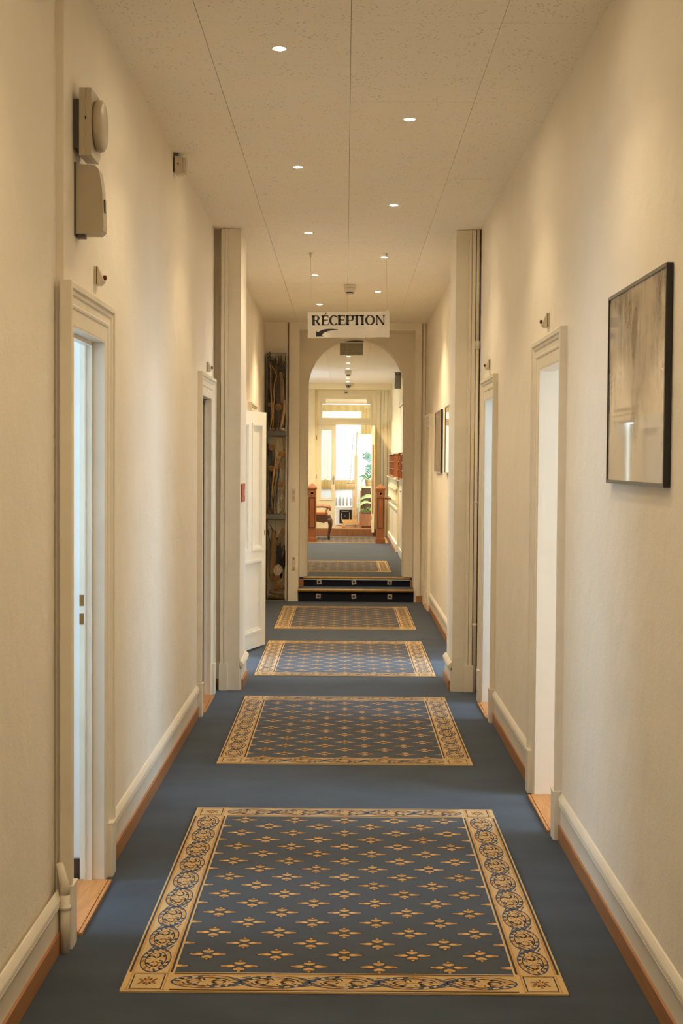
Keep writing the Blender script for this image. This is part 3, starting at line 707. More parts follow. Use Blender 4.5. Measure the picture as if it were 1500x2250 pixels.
# ------------------------------------------------------------------ hanging sign
def strip_pts(outer, inner):
    return [(*a, *b) for a, b in zip(outer, inner)]
class Letters:
    """serif capitals drawn from stems, slab serifs and swelling bowls; unit cap height"""
    def __init__(s, fn): s.mb = MB(); s.fn = fn
    def q(s, pts): s.mb.face([s.fn(x, y) for x, y in pts])
    def rect(s, x0, x1, y0, y1): s.q([(x0, y0), (x1, y0), (x1, y1), (x0, y1)])
    def serif(s, xc, half, y, up, stem):
        h = 0.055; d = 1 if up else -1
        s.q([(xc-half, y), (xc+half, y), (xc+half, y+d*h), (xc-half, y+d*h)][::d])
        s.q([(xc-half*0.8, y+d*h), (xc+half*0.8, y+d*h), (xc+stem/2, y+d*(h+0.06)), (xc-stem/2, y+d*(h+0.06))][::d])
    def stem(s, xc, y0=0, y1=1, wd=0.25, top=True, bot=True, sh=0.19):
        s.rect(xc-wd/2, xc+wd/2, y0, y1)
        if bot: s.serif(xc, sh, y0, True, wd)
        if top: s.serif(xc, sh, y1, False, wd)
    def ring(s, cx, cy, rx, ry, thick, thin, a0=0, a1=360, n=40):
        for k in range(n):
            p, q = R(a0+(a1-a0)*k/n), R(a0+(a1-a0)*(k+1)/n)
            ix, iy = rx-thick, ry-thin
            s.q([(cx+rx*math.cos(p), cy+ry*math.sin(p)), (cx+rx*math.cos(q), cy+ry*math.sin(q)), (cx+ix*math.cos(q), cy+iy*math.sin(q)), (cx+ix*math.cos(p), cy+iy*math.sin(p))])
    def arm(s, x0, x1, y, t, tip, d):
        s.rect(x0, x1, y-t/2, y+t/2)
        if d: s.q([(x1-0.05, y), (x1, y-t/2 if d > 0 else y+t/2), (x1+0.02, y+d*tip), (x1-0.02, y+d*tip)] if d > 0 else [(x1-0.05, y), (x1-0.02, y+d*tip), (x1+0.02, y+d*tip), (x1, y+t/2)])
    def E(s, x, wd):
        s.stem(x+0.15, top=True, bot=True); s.arm(x+0.15, x+wd-0.04, 0.95, 0.10, 0.22, -1); s.arm(x+0.15, x+wd-0.16, 0.53, 0.095, 0, 0)
        s.q([(x+wd-0.20, 0.53), (x+wd-0.14, 0.41), (x+wd-0.11, 0.41), (x+wd-0.11, 0.65), (x+wd-0.14, 0.65)])
        s.arm(x+0.15, x+wd-0.02, 0.05, 0.10, 0.24, 1)
    def bowlP(s, x, wd, ymid):
        yc = (1+ymid)/2; ry = (1-ymid)/2; rx = ry*1.0; xc = x+wd-rx
        s.ring(xc, yc, rx, ry, 0.23, 0.10, -90, 90, 22); s.rect(x, xc+0.005, 1-0.075, 1); s.rect(x, xc+0.005, ymid, ymid+0.075)

def sign():
    r = thing('hanging_sign', 'white acrylic sign reading RÉCEPTION with curved arrow, hanging on two thin wires', 'sign', (0.017, 11.6, 2.803), rot=(0, R(-0.75), 0))
    W, H, T = 0.332, 0.103, 0.012
    MB().box(-W, W, 0, T, -H, H, bev=0.0015).build('board', 'acrylic_white', r, local=True)
    MB().box(-W+0.001, W+0.004, 0.0, T+0.004, -H-0.004, -H-0.0005).build('edge_strip', 'clear', r, local=True)
    k = 0.594/160.0                                         # metres per photographed text unit
    cap = 0.0795; base = 0.026
    def F(x0): return lambda x, y: (x0 + x*cap, -0.0012, base - cap*0.37 + y*cap)
    u = lambda zx: -W + (zx-222)/1122*2*W                   # along the board
    L = Letters(None); mbs = L.mb
    def at(zx): L.fn = F(u(zx))
    at(280); L.stem(0.17); L.bowlP(0.17, 0.62, 0.47)
    L.q([(0.32, 0.52), (0.54, 0.50), (0.88, 0.05), (0.63, 0.05)]); L.q([(0.64, 0.0), (0.90, 0.0), (0.90, 0.05), (0.64, 0.05)])
    at(412); L.E(0, 0.74); L.q([(0.30, 1.07), (0.38, 1.07), (0.58, 1.25), (0.46, 1.29)])
    at(514); L.ring(0.52, 0.5, 0.51, 0.52, 0.25, 0.10, 48, 318, 36)
    L.q([(0.80, 0.63), (0.86, 0.63), (0.87, 0.93), (0.81, 0.90)]); L.q([(0.78, 0.84), (0.87, 0.80), (0.86, 0.93), (0.80, 0.93)])
    at(636); L.E(0, 0.78)
    at(747); L.stem(0.17); L.bowlP(0.17, 0.66, 0.42)
    at(838); L.stem(0.43, top=False); L.rect(0.02, 0.84, 0.91, 1.0); L.q([(0.02, 1), (-0.03, 0.76), (0.02, 0.76), (0.12, 0.92)]); L.q([(0.84, 1), (0.74, 0.92), (0.85, 0.76), (0.90, 0.76)])
    at(952); L.stem(0.16)
    at(1010); L.ring(0.5, 0.5, 0.51, 0.52, 0.245, 0.10, 0, 360, 48)
    at(1155); L.stem(0.13, wd=0.09, bot=True, top=False, sh=0.13); L.stem(0.84, wd=0.09, top=True, bot=False, sh=0.13); L.q([(0.0, 1), (0.0, 0.95), (0.06, 0.93), (0.70, 0.0), (0.885, 0.0), (0.885, 0.05), (0.24, 1.0)])
    L.mb.build('lettering', 'ink', r, local=True, kind='stuff', recalc=False)
    a = MB(); n = 16; zc = lambda zy: H - (zy-300)/340*2*H
    U_ = [(375, 560), (400, 546), (430, 535), (470, 527), (510, 524), (550, 524), (590, 527), (620, 531), (640, 536)]
    L_ = [(412, 604), (425, 590), (445, 577), (475, 563), (510, 552), (550, 545), (590, 542), (620, 541), (640, 541)]
    n = len(U_)-1; up_ = [(u(x), zc(y)) for x, y in U_]; lo_ = [(u(x), zc(y)) for x, y in L_]
    for i in range(n): a.face([(lo_[i][0], -0.0012, lo_[i][1]), (lo_[i+1][0], -0.0012, lo_[i+1][1]), (up_[i+1][0], -0.0012, up_[i+1][1]), (up_[i][0], -0.0012, up_[i][1])])
    hd = [(335, 548), (355, 566), (395, 562), (425, 598), (412, 606), (440, 626), (335, 626)]
    a.face([(u(x), -0.0013, zc(y)) for x, y in hd][::-1])
    a.build('arrow', 'ink', r, local=True, recalc=False)
    for x in (-0.303, 0.312):
        h = MB(); zt = ZC(11.6)-2.803
        h.tube([(x, 0.006, H-0.012), (x, -0.004, H-0.004), (x, -0.004, H+0.004), (x, 0.006, H+0.012)], 0.0016, 6)
        h.tube([(x, 0.016, H-0.012), (x, 0.016, H+0.004), (x, 0.006, H+0.014)], 0.0016, 6)
        hk = h.build('hook', 'steel', r, local=True)
        MB().tube([(x, 0.006, H+0.012), (x, 0.006, zt-0.03)], 0.0009, 6).build('wire', 'steel', r, local=True)
        MB().lathe([(0.0, -0.035), (0.005, -0.034), (0.006, -0.02), (0.013, -0.008), (0.015, -0.0005), (0.0, -0.0005)], (x, 0.006, zt), 'Z', 12).build('ceiling_cap', 'steel', r, local=True)
sign()

# ------------------------------------------------------------------ detectors, sirens, indicators
def smoke(x, y, zc, label):
    r = thing('smoke_detector', label, 'detector', (x, y, zc), 'smoke detectors')
    MB().lathe([(0.0, 0), (0.060, 0), (0.060, -0.018), (0.056, -0.020), (0.056, -0.030), (0.0, -0.030)], (0, 0, 0), 'Z', 28).build('base', 'plastic', r, local=True)
    MB().lathe([(0.0, -0.030), (0.054, -0.030), (0.052, -0.055), (0.046, -0.070), (0.0, -0.070)], (0, 0, 0), 'Z', 28).build('body', 'plastic', r, local=True)
    MB().lathe([(0.0, -0.070), (0.037, -0.070), (0.037, -0.082), (0.0, -0.082)], (0, 0, 0), 'Z', 24).build('sensor_slot', 'black', r, local=True)
    MB().lathe([(0.0, -0.082), (0.040, -0.082), (0.036, -0.089), (0.0, -0.091)], (0, 0, 0), 'Z', 24).build('cap', 'plastic', r, local=True)
smoke(0.03, 13.6, ZC(13.6)-0.001, 'round cream smoke detector on the corridor ceiling above the hanging sign')
smoke(0.035, 23.75, ZU(23.75)-0.001, 'round smoke detector on the hall ceiling beyond the arch')

def siren():
    r = thing('alarm_siren', 'aged cream alarm siren with domed round sounder, high on the left wall', 'siren', (-0.97, 5.22, 2.87))
    b = MB()
    b.extr([(5.045, 3.005), (5.20, 3.005), (5.235, 2.97), (5.235, 2.80), (5.20, 2.768), (5.045, 2.768)], lambda u, v, t: (t, u, v), -0.945, -0.922)
    b.extr([(5.045, 3.005), (5.20, 3.005), (5.235, 2.97), (5.235, 2.80), (5.20, 2.768), (5.045, 2.768)], lambda u, v, t: (t, u, v), -0.921, -0.902); b.build('housing', 'plastic_dim', r)
    MB().box(-0.97, -0.945, 5.07, 5.22, 2.80, 2.97).build('shade_back_box', 'dark_grey', r)  # mount in dark grey, standing in for the soft shadow behind the housing
    MB().lathe([(0.0, 0), (0.084, 0), (0.092, 0.010), (0.090, 0.024), (0.078, 0.032), (0.0, 0.034)], (-0.902, 5.14, 2.89), 'X', 32).build('sounder', 'plastic_dim', r)
    MB().lathe([(0.0, 0), (0.006, 0), (0.006, 0.003), (0, 0.003)], (-0.924, 5.0445, 2.90), 'X', 8).build('screw', 'black', r)
siren()
r = thing('wall_speaker', 'beige rounded plastic speaker box below the alarm siren', 'speaker', (-0.97, 5.12, 2.62))
mb = MB(); prof = [(0.0, 2.50), (0.085, 2.50), (0.098, 2.512), (0.100, 2.53), (0.094, 2.66), (0.084, 2.725), (0.070, 2.742), (0.0, 2.748)]
mb.extr(prof, lambda u, v, t: (-0.966+u, t, v), 5.09, 5.165); mb.build('housing', 'plastic_dim', r)
MB().box(-0.97, -0.964, 5.083, 5.17, 2.492, 2.752).build('back_plate', 'dark_grey', r)
MB().box(-0.874, -0.8655, 5.115, 5.14, 2.58, 2.625).build('slot', 'dark_grey', r)
MB().box(-0.96, -0.935, 5.10, 5.14, 2.488, 2.50).build('cable_clip', 'dark_grey', r)

r = thing('motion_sensor', 'small cream sensor box on a bracket where the left wall meets the ceiling', 'sensor', (-0.97, 8.0, 3.34))
MB().box(-0.969, -0.945, 7.97, 8.03, 3.385, 3.402).build('bracket', 'dark_grey', r)
mb = MB(); mb.extr([(-0.962, 3.385), (-0.925, 3.385), (-0.918, 3.38), (-0.918, 3.29), (-0.95, 3.282), (-0.962, 3.295)], lambda u, v, t: (u, t, v), 7.97, 8.04); mb.build('body', 'plastic', r)
MB().box(-0.918, -0.896, 7.975, 8.035, 3.294, 3.378, bev=0.004).build('lens_cover', 'plastic', r)
MB().lathe([(0, 0), (0.007, 0), (0.006, -0.004), (0, -0.004)], (-0.942, 7.97, 3.345), 'Y', 10).build('indicator', 'rattan', r)
MB().box(-0.9695, -0.962, 7.968, 7.98, 3.30, 3.375).build('back_gap', 'black', r)

def door_lamp(s, xw, y, z, label):
    r = thing('call_light', label, 'indicator light', (s*xw, y, z), 'indicator lights over the doors')
    X = lambda d: s*(xw-d)
    h = 0.034
    MB().box(X(0.0), X(0.008), y-h, y+h, z-h, z+h).build('mounting_plate', 'plastic', r)
    MB().box(X(0.008), X(0.011), y-h+0.002, y+h-0.002, z-h+0.002, z+h-0.002).build('shadow_gap', 'black', r)
    mb = MB(); mb.extr([(0.011, -h), (0.011, h), (0.014, h), (0.033, -0.010), (0.033, -0.020), (0.020, -h)], lambda u, v, t: (X(u), t, z+v), y-h, y+h); mb.build('housing', 'plastic', r)
    q = -1 if s > 0 else 1
    MB().lathe([(0, 0), (0.010, 0), (0.0095, q*0.010), (0.0, q*0.013)], (X(0.031), y, z-0.006), 'X', 12).build('lens', 'red_lens', r)
door_lamp(-1, 0.97, 5.52, 2.405, 'small cream indicator light with dark red lens above the nearest left door')
door_lamp(-1, 0.97, 9.93, 2.345, 'small indicator light with dark red lens above the second left door')
door_lamp(1, 0.98, 6.93, 2.385, 'small indicator light with dark red lens above the nearest right door')
door_lamp(1, 0.98, 9.72, 2.36, 'small indicator light with dark red lens above the second right door')

# red plate on the left pilaster
r = thing('fire_sign', 'small red plate sign on the corridor face of the left pilaster', 'sign', (-0.775, 10.72, 1.44))
MB().box(-0.7745, -0.768, 10.55, 10.92, 1.385, 1.52).build('plate', 'red', r)
MB().box(-0.768, -0.7672, 10.84, 10.865, 1.425, 1.455).box(-0.768, -0.7672, 10.84, 10.87, 1.46, 1.472).build('pictogram', 'white', r)

# heating pipe beside the right pilaster
r = thing('heating_pipe', 'cream painted vertical pipe with couplings beside the right pilaster', 'pipe', (0.955, 10.43, 0))
MB().tube([(0.957, 10.43, 0.0), (0.957, 10.43, 2.55)], 0.0125, 12).build('lower_pipe', 'trim', r)
MB().tube([(0.957, 10.43, 2.55), (0.957, 10.43, ZC(10.4)-0.002)], 0.0115, 12).build('upper_pipe', 'trim', r)
for z, n_ in ((2.55, 'coupling'), (1.40, 'pipe_clip'), (0.5, 'pipe_clip')):
    MB().lathe([(0.0, -0.03), (0.017, -0.03), (0.017, 0.03), (0.0, 0.03)] if n_ == 'coupling' else [(0.0, -0.01), (0.016, -0.01), (0.016, 0.01), (0, 0.01)], (0.957, 10.43, z), 'Z', 12).build(n_, 'trim', r)

# thin painted pipe foot at the near jamb of the first left door
r = thing('pipe_stub', 'short cream painted pipe rising against the nearest left door frame', 'pipe', (-0.962, 4.845, 0))
MB().tube([(-0.955, 4.845, 0.0), (-0.955, 4.845, 0.20)], 0.0165, 12).build('lower_pipe', 'trim', r)
MB().tube([(-0.955, 4.845, 0.20), (-0.957, 4.845, 0.24), (-0.972, 4.835, 0.31)], [0.0165, 0.0155, 0.012], 12).build('bent_end', 'trim', r)
MB().lathe([(0, -0.006), (0.021, -0.006), (0.021, 0.006), (0, 0.006)], (-0.955, 4.845, 0.155), 'Z', 12).build('collar', 'trim', r)

# ------------------------------------------------------------------ framed pictures on the right wall
PXW = 0.98
def picture(y0, y1, z0, z1, label, pm, out=0.022, edge='grey_frame'):
    r = thing('framed_picture', label, 'picture', (PXW, (y0+y1)/2, (z0+z1)/2), 'framed prints on the right wall')
    xf, xb = PXW-out, PXW-0.002
    t = 0.012
    for a, b, c, d, n_, mm in ((y0, y0+t, z0, z1, 'frame_side', 'black'), (y1-t, y1, z0, z1, 'frame_side', 'black'), (y0+t, y1-t, z1-t, z1, 'frame_rail', edge), (y0+t, y1-t, z0, z0+t, 'frame_rail', edge)):
        MB().box(xf, xb, a, b, c, d).build(n_, mm, r)
    MB().box(xf+0.004, xb, y0+t, y1-t, z0+t, z1-t).build('glazed_print', pm, r)
picture(4.29, 5.235, 1.625, 2.302, 'large landscape print in a thin black frame under reflecting glass, near the nearest right door', 'print_near')
PXW = 0.968
picture(14.18, 15.15, 1.585, 2.22, 'smaller looking framed print beyond the right pilaster, in full view past it', 'print_far', edge='steel')
picture(12.75, 13.60, 1.585, 2.22, 'framed print half hidden behind the right pilaster, only its bright sliver showing', 'print_far', edge='steel')

# ------------------------------------------------------------------ driftwood display cases left of the arch
def wig(p0, p1, n=8, amp=0.012, seed=0):
    rnd = random.Random(seed); p0, p1 = Vector(p0), Vector(p1); out = []
    ph = rnd.uniform(0, 6); f = rnd.uniform(2, 5)
    for i in range(n+1):
        t = i/n; p = p0.lerp(p1, t); e = math.sin(t*PI)*0.7+0.3
        out.append(p + Vector((math.sin(ph+f*t*2)*amp*e, math.cos(ph+f*t)*amp*0.3, rnd.uniform(-1, 1)*amp*0.2)))
    return out
CX0, CX1, CY0, CY1 = -0.945, -0.712, 16.955, 17.115
def clampx(p): return (min(max(p[0], CX0+0.012), CX1-0.012), min(max(p[1], CY0+0.012), CY1-0.012), p[2])
def case(z0, z1, label):
    r = thing('display_case', label, 'display case', ((CX0+CX1)/2, CY0, z0), 'driftwood display cases')
    zb = z0+0.055 if z0 > 0.1 else z0+0.03
    MB().box(CX0, CX1, CY0, CY1, z0, zb, bev=0.004).build('base_slab', 'stone', r)
    t = 0.005
    g = MB(); g.box(CX0, CX1, CY0, CY0+t, zb, z1-0.012); g.build('front_pane', 'clear', r)
    MB().box(CX1-t, CX1, CY0+t, CY1, zb, z1-0.012).build('side_pane', 'clear', r)
    MB().box(CX0, CX0+0.012, CY0+t, CY1, zb, z1-0.012).build('end_board', 'stone', r)
    MB().box(CX0, CX1, CY0, CY1, z1-0.012, z1-0.007).build('lid', 'clear', r)
    MB().tube([((CX0+CX1)/2, CY0+0.02, zb), ((CX0+CX1)/2, CY0+0.02, z1-0.012)], 0.0022, 6).build('centre_cord', 'grey', r)
    return zb
def branch(name, pts, rad, m, label, cat, group=None):
    pts = [clampx(p) for p in pts]; n = len(pts)
    rr = [rad*(0.55+0.45*math.sin(PI*(i+0.8)/(n+0.6))) for i in range(n)]
    o = MB().tube(pts, rr, 7).build(name, m); return tag(o, label, cat, group)
def ball(x, y, z, rad, label, m='rattan'):
    mb = MB(); rnd = random.Random(int((x+z)*1000))
    for k in range(11):
        ax = Vector((rnd.uniform(-1, 1), rnd.uniform(-1, 1), rnd.uniform(-1, 1))).normalized()
        q = ax.to_track_quat('Z', 'Y'); rr = rad*rnd.uniform(0.86, 0.97)
        mb.tube([Vector((x, y, z)) + q @ Vector((rr*math.cos(2*PI*i/18), rr*math.sin(2*PI*i/18), rad*0.1*math.sin(3*2*PI*i/18))) for i in range(19)], rad*0.10, 5)
    o = mb.build('rattan_ball', m); o['kind'] = 'thing'; tag(o, label, 'ball', 'rattan balls in the display cases')
def twigs(z0, z1, n, m, seed, label, xr=(CX0+0.02, CX1-0.02), rad=(0.003, 0.008), tilt=0.05, hair=False):
    mb = MB(); rnd = random.Random(seed)
    for k in range(n):
        xa = rnd.uniform(*xr); ya = rnd.uniform(CY0+0.045, CY1-0.015)
        if hair: za = rnd.uniform(z0, z1-0.08); zb = za+rnd.uniform(-0.06, 0.12); xb = xa+rnd.uniform(-0.07, 0.07)
        else: za = z0+rnd.uniform(0, 0.15); zb = z1-rnd.uniform(0, 0.25); xb = xa+rnd.uniform(-tilt, tilt)
        pts = [clampx(p) for p in wig((xa, ya, za), (xb, ya+rnd.uniform(-0.01, 0.01), zb), 7, 0.010, rnd.random())]
        mb.tube(pts, rnd.uniform(*rad), 5)
    o = mb.build('dried_twigs', m, kind='stuff'); o['label'] = label; o['category'] = 'twigs'
zb1 = case(0.0, 1.0, 'lowest of three stacked clear display cases of driftwood, left of the arch')
zb2 = case(1.0, 1.99, 'middle one of three stacked clear display cases, holding rattan balls and starfish')
zb3 = case(1.99, 2.98, 'topmost of three stacked clear display cases, packed with dark twigs')
# top case
twigs(zb3, 2.95, 85, 'twig', 11, 'dense dark dried twigs filling the topmost display case')
twigs(2.62, 2.96, 34, 'twig_black', 12, 'tangle of black sticks crossing at the top of the topmost display case', rad=(0.003, 0.006), hair=True)
fx = lambda t: CX0 + t*(CX1-CX0)
yf = CY0+0.028
branch('vine_stem', [(fx(.20), yf, 2.86), (fx(.19), yf, 2.7), (fx(.22), yf, 2.5), (fx(.27), yf, 2.35), (fx(.29), yf, 2.22), (fx(.22), yf, 2.12), (fx(.16), yf, 2.06)], 0.0085, 'vine', 'long peeled orange vine down the left side of the topmost display case', 'vine')
branch('vine_stem', [(fx(.25), yf, 2.82), (fx(.42), yf, 2.76), (fx(.52), yf, 2.70), (fx(.40), yf, 2.62), (fx(.36), yf, 2.5), (fx(.40), yf, 2.42), (fx(.36), yf, 2.36), (fx(.34), yf, 2.12), (fx(.3), yf, 2.06)], 0.007, 'vine', 'peeled orange vine with a kink at mid height in the topmost display case', 'vine')
branch('bark_strip', [(fx(.90), yf, 2.42), (fx(.91), yf, 2.30), (fx(.84), yf, 2.2), (fx(.72), yf, 2.07)], 0.017, 'vine', 'broad orange bark strip at the lower right of the topmost display case', 'bark')
branch('bark_strip', [(fx(.70), yf+.02, 2.75), (fx(.78), yf+.02, 2.62), (fx(.78), yf+.02, 2.45), (fx(.80), yf+.02, 2.38)], 0.026, 'drift', 'pale brown bark strip at mid right of the topmost display case', 'bark')
ball(fx(.60), CY0+0.045, 2.335, 0.040, 'flat round orange rattan ball at the lower middle of the topmost display case')
ball(fx(.17), CY0+0.045, 2.36, 0.026, 'small reddish rattan ball near the left edge of the topmost display case')
ball(fx(.83), CY0+0.05, 2.80, 0.036, 'dark round woven ball at the upper right of the topmost display case', 'twig_black')
for i, (t, rr, lb) in enumerate(((.2, .024, 'cream pebble at the bottom left of the topmost display case'), (.4, .022, 'brownish pebble left of centre at the bottom of the topmost display case'), (.85, .026, 'pale pebble at the bottom right of the topmost display case'))):
    tag(MB().lathe([(0, -rr*.8), (rr*.7, -rr*.6), (rr, 0), (rr*.7, rr*.6), (0, rr*.8)], (fx(t), CY0+.045, zb3+rr*.8), 'Z', 12).build('pebble', ('shell', 'drift_grey', 'shell')[i]), lb, 'pebble', 'pebbles in the topmost case')
# middle case
twigs(zb2, 1.93, 16, 'twig_black', 21, 'black dried sticks standing in the middle display case', xr=(CX0+.03, CX1-.09))
twigs(zb2, 1.75, 26, 'drift', 22, 'loose curly dried fibres on the right of the middle display case', xr=(CX0+.12, CX1-.02), rad=(0.0015, 0.003), hair=True)
branch('vine_stem', [(fx(.42), yf, 1.96), (fx(.56), yf, 1.86), (fx(.62), yf, 1.78), (fx(.55), yf, 1.66), (fx(.52), yf, 1.6)], 0.006, 'vine', 'thin peeled vine crossing at the top of the middle display case', 'vine')
branch('vine_stem', [(fx(.60), yf, 1.97), (fx(.54), yf, 1.85), (fx(.48), yf, 1.72), (fx(.44), yf, 1.62), (fx(.38), yf, 1.55), (fx(.33), yf, 1.42), (fx(.30), yf, 1.30), (fx(.28), yf, 1.22)], 0.011, 'vine', 'thick orange peeled stem running diagonally through the middle display case', 'vine')
branch('vine_stem', [(fx(.78), yf, 1.95), (fx(.80), yf, 1.84), (fx(.72), yf, 1.74), (fx(.62), yf, 1.66), (fx(.60), yf, 1.58)], 0.006, 'vine', 'bent thin peeled vine at the upper right of the middle display case', 'vine')
branch('burnt_branch', [(fx(.26), yf, 1.28), (fx(.18), yf, 1.20), (fx(.16), yf, 1.14), (fx(.26), yf, 1.09), (fx(.38), yf, 1.065)], 0.013, 'twig_black', 'crooked burnt black branch at the lower left of the middle display case', 'branch')
for t, z, rr, lb in ((.25, 1.85, .042, 'rattan ball at the top left of the middle display case'), (.80, 1.77, .042, 'rattan ball at the top right of the middle display case'), (.24, 1.60, .038, 'reddish rattan ball at mid left of the middle display case'), (.72, 1.41, .038, 'brown rattan ball at mid right of the middle display case'), (.24, 1.10, .04, 'rattan ball on the floor of the middle display case')):
    ball(fx(t), CY0+0.058, z, rr, lb)
mb = MB(); sx, sz = fx(.82), 1.62
pts = []
for k in range(10):
    a = PI/2+2*PI*k/10+0.3; rr = 0.05 if k % 2 == 0 else 0.018
    pts.append((sx-0.0+rr*math.cos(a)*0.8, sz+rr*math.sin(a)*1.2))
mb.extr(pts, lambda u, v, t: (min(u, CX1-.008), t, v), CY0+0.02, CY0+0.034); tag(mb.build('starfish', 'drift'), 'dried starfish on the right side of the middle display case', 'starfish')
mb = MB(); mb.lathe([(0.0, 0.05), (0.018, 0.03), (0.030, 0.006), (0.034, 0.0), (0.0, 0.0)], (fx(.80), CY0+.05, zb2), 'Z', 14); tag(mb.build('sea_shell', 'shell'), 'glossy pale shell standing at the bottom right of the middle display case', 'shell')
# lowest case
twigs(zb1+0.25, 0.80, 16, 'twig_black', 31, 'black bark pieces behind the driftwood in the lowest display case', xr=(CX0+.13, CX1-.02), rad=(0.006, 0.016))
branch('driftwood_log', [(fx(.42), yf+.02, 0.86), (fx(.40), yf+.02, 0.76), (fx(.34), yf+.02, 0.66), (fx(.38), yf+.02, 0.55), (fx(.34), yf+.02, 0.45), (fx(.30), yf+.02, 0.36), (fx(.28), yf+.02, 0.30)], 0.040, 'drift', 'thick upright tan driftwood log on the left of the lowest display case', 'driftwood')
branch('driftwood_log', [(fx(.60), yf+.02, 0.68), (fx(.72), yf+.02, 0.78), (fx(.86), yf+.02, 0.86), (fx(.9), yf+.02, 0.88)], 0.022, 'drift', 'tan driftwood piece leaning to the top right of the lowest display case', 'driftwood')
branch('burnt_branch', [(fx(.22), yf, 0.93), (fx(.30), yf, 0.88), (fx(.45), yf, 0.84), (fx(.55), yf, 0.82)], 0.006, 'twig_black', 'thin curved black branch at the top of the lowest display case', 'branch')
branch('burnt_branch', [(fx(.10), yf, 0.87), (fx(.14), yf, 0.80), (fx(.20), yf, 0.73), (fx(.24), yf, 0.68)], 0.006, 'twig_black', 'thin slanting black branch at the upper left of the lowest display case', 'branch')
branch('vine_stem', [(fx(.10), yf, 0.46), (fx(.08), yf, 0.38), (fx(.14), yf, 0.30), (fx(.18), yf, 0.22)], 0.005, 'vine', 'thin pale vine at the left edge of the lowest display case', 'vine')
branch('vine_stem', [(fx(.84), yf, 0.42), (fx(.90), yf, 0.34), (fx(.86), yf, 0.28), (fx(.62), yf, 0.22), (fx(.40), yf, 0.165), (fx(.34), yf, 0.15)], 0.006, 'vine', 'brown vine curving below the shell in the lowest display case', 'vine')
mb = MB(); mb.lathe([(0.0, 0.012), (0.03, 0.010), (0.052, 0.002), (0.060, -0.010), (0.056, -0.012), (0.030, 0.0), (0, 0.004)], (0, 0, 0), 'Y', 24)
for v in mb.bm.verts: v.co.x *= 0.86; v.co.z *= 1.16
bmesh.ops.rotate(mb.bm, verts=mb.bm.verts[:], cent=(0, 0, 0), matrix=Matrix.Rotation(R(12), 3, 'Y'))
bmesh.ops.translate(mb.bm, verts=mb.bm.verts[:], vec=(fx(.62), CY0+.024, 0.385)); tag(mb.build('abalone_shell', 'shell'), 'large oval pearly shell hanging from a cord in the lowest display case', 'shell')
ball(fx(.48), CY0+.06, 0.285, 0.043, 'rattan ball just under the pearly shell in the lowest display case')
ball(fx(.60), CY0+.06, 0.185, 0.048, 'larger rattan ball lying above the logs in the lowest display case')
ball(fx(.86), CY0+.05, 0.170, 0.028, 'small rattan ball at the right edge above the logs in the lowest display case')
branch('driftwood_log', [(fx(.18), yf+.02, 0.125), (fx(.40), yf+.02, 0.118), (fx(.65), yf+.02, 0.105), (fx(.9), yf+.02, 0.095)], 0.027, 'drift_grey', 'grey brown driftwood log lying second from the bottom of the lowest display case', 'driftwood')
branch('driftwood_log', [(fx(.12), yf+.02, 0.060), (fx(.40), yf+.02, 0.054), (fx(.7), yf+.02, 0.052), (fx(.92), yf+.02, 0.056)], 0.023, 'moss', 'mossy yellow driftwood log lying at the very bottom of the lowest display case', 'driftwood')

# ------------------------------------------------------------------ raised hall beyond the arch
HX = 0.87
mb = MB(); mb.box(-2.0, -1.9, 17.9, 24.3, ZF-0.3, 3.6).box(-2.0, -1.9, 25.0, 27.5, ZF-0.3, 3.6).box(-2.0, -1.9, 24.3, 25.0, ZF-0.3, 1.0).box(-2.0, -1.9, 24.3, 25.0, 2.7, 3.6)
mb.build('wall_hall_left', 'plaster_hall', kind='structure')
f = MB()
for a, b, c, d in ((24.3, 24.36, 1.0, 2.7), (24.94, 25.0, 1.0, 2.7), (24.36, 24.94, 1.0, 1.06), (24.36, 24.94, 2.64, 2.7)): f.box(-1.98, -1.93, a, b, c, d)
f.build('window_9', 'white', kind='structure')
ld = bpy.data.lights.new('window_portal', 'AREA'); ld.shape = 'RECTANGLE'; ld.size = 0.7; ld.size_y = 1.7; ld.cycles.is_portal = True
lo = bpy.data.objects.new('window_portal', ld); S.collection.objects.link(lo); lo.location = (-1.99, 24.65, 1.85); lo.rotation_euler = (R(90), 0, R(-90))
box('wall_hall_right', 'plaster_hall', (HX, HX+0.12, 17.9, 27.5, ZF-0.3, 3.6), kind='structure')
# end wall with glazed doors and stepped transom
ez = 3.6; EY = 27.40
OX0, OX1, OZ0, OZ1 = -0.565, 0.50, 0.385, 2.39           # door opening
TX0, TX1, TZ0, TZ1, TZ2, TN = -0.45, 0.465, 2.52, 2.79, 2.885, 0.065
mb = MB()
mb.box(-1.95, OX0, EY, EY+0.10, 0.1, ez); mb.box(OX1, HX+0.1, EY, EY+0.10, 0.1, ez)
mb.box(OX0, TX0, EY, EY+0.1, OZ1, ez); mb.box(TX1, OX1, EY, EY+0.1, OZ1, ez)
mb.box(TX0, TX1, EY, EY+0.1, OZ1, TZ0); mb.box(TX0, TX1, EY, EY+0.1, TZ2, ez)
mb.box(TX0, TX0+TN, EY, EY+0.1, TZ1, TZ2); mb.box(TX1-TN, TX1, EY, EY+0.1, TZ1, TZ2)
mb.box(OX0, OX1, EY, EY+0.1, 0.1, OZ0-0.005)
we = mb.build('wall_end', 'plaster_hall', kind='structure')
mb = MB(); mb.box(-1.9, HX, 27.0, EY, 3.05, 3.40); mb.build('beam', 'plaster_hall', we)
mb = MB()
for x0, x1, y0 in ((-0.75, -0.59, 27.30), (0.60, 0.67, 27.34), (0.675, 0.73, 27.31), (0.735, 0.80, 27.28), (0.805, 0.87, 27.26)):
    mb.box(x0, x1, y0, EY, ZF, 3.05)
mb.build('pilaster_strip', 'trim_hall', we)
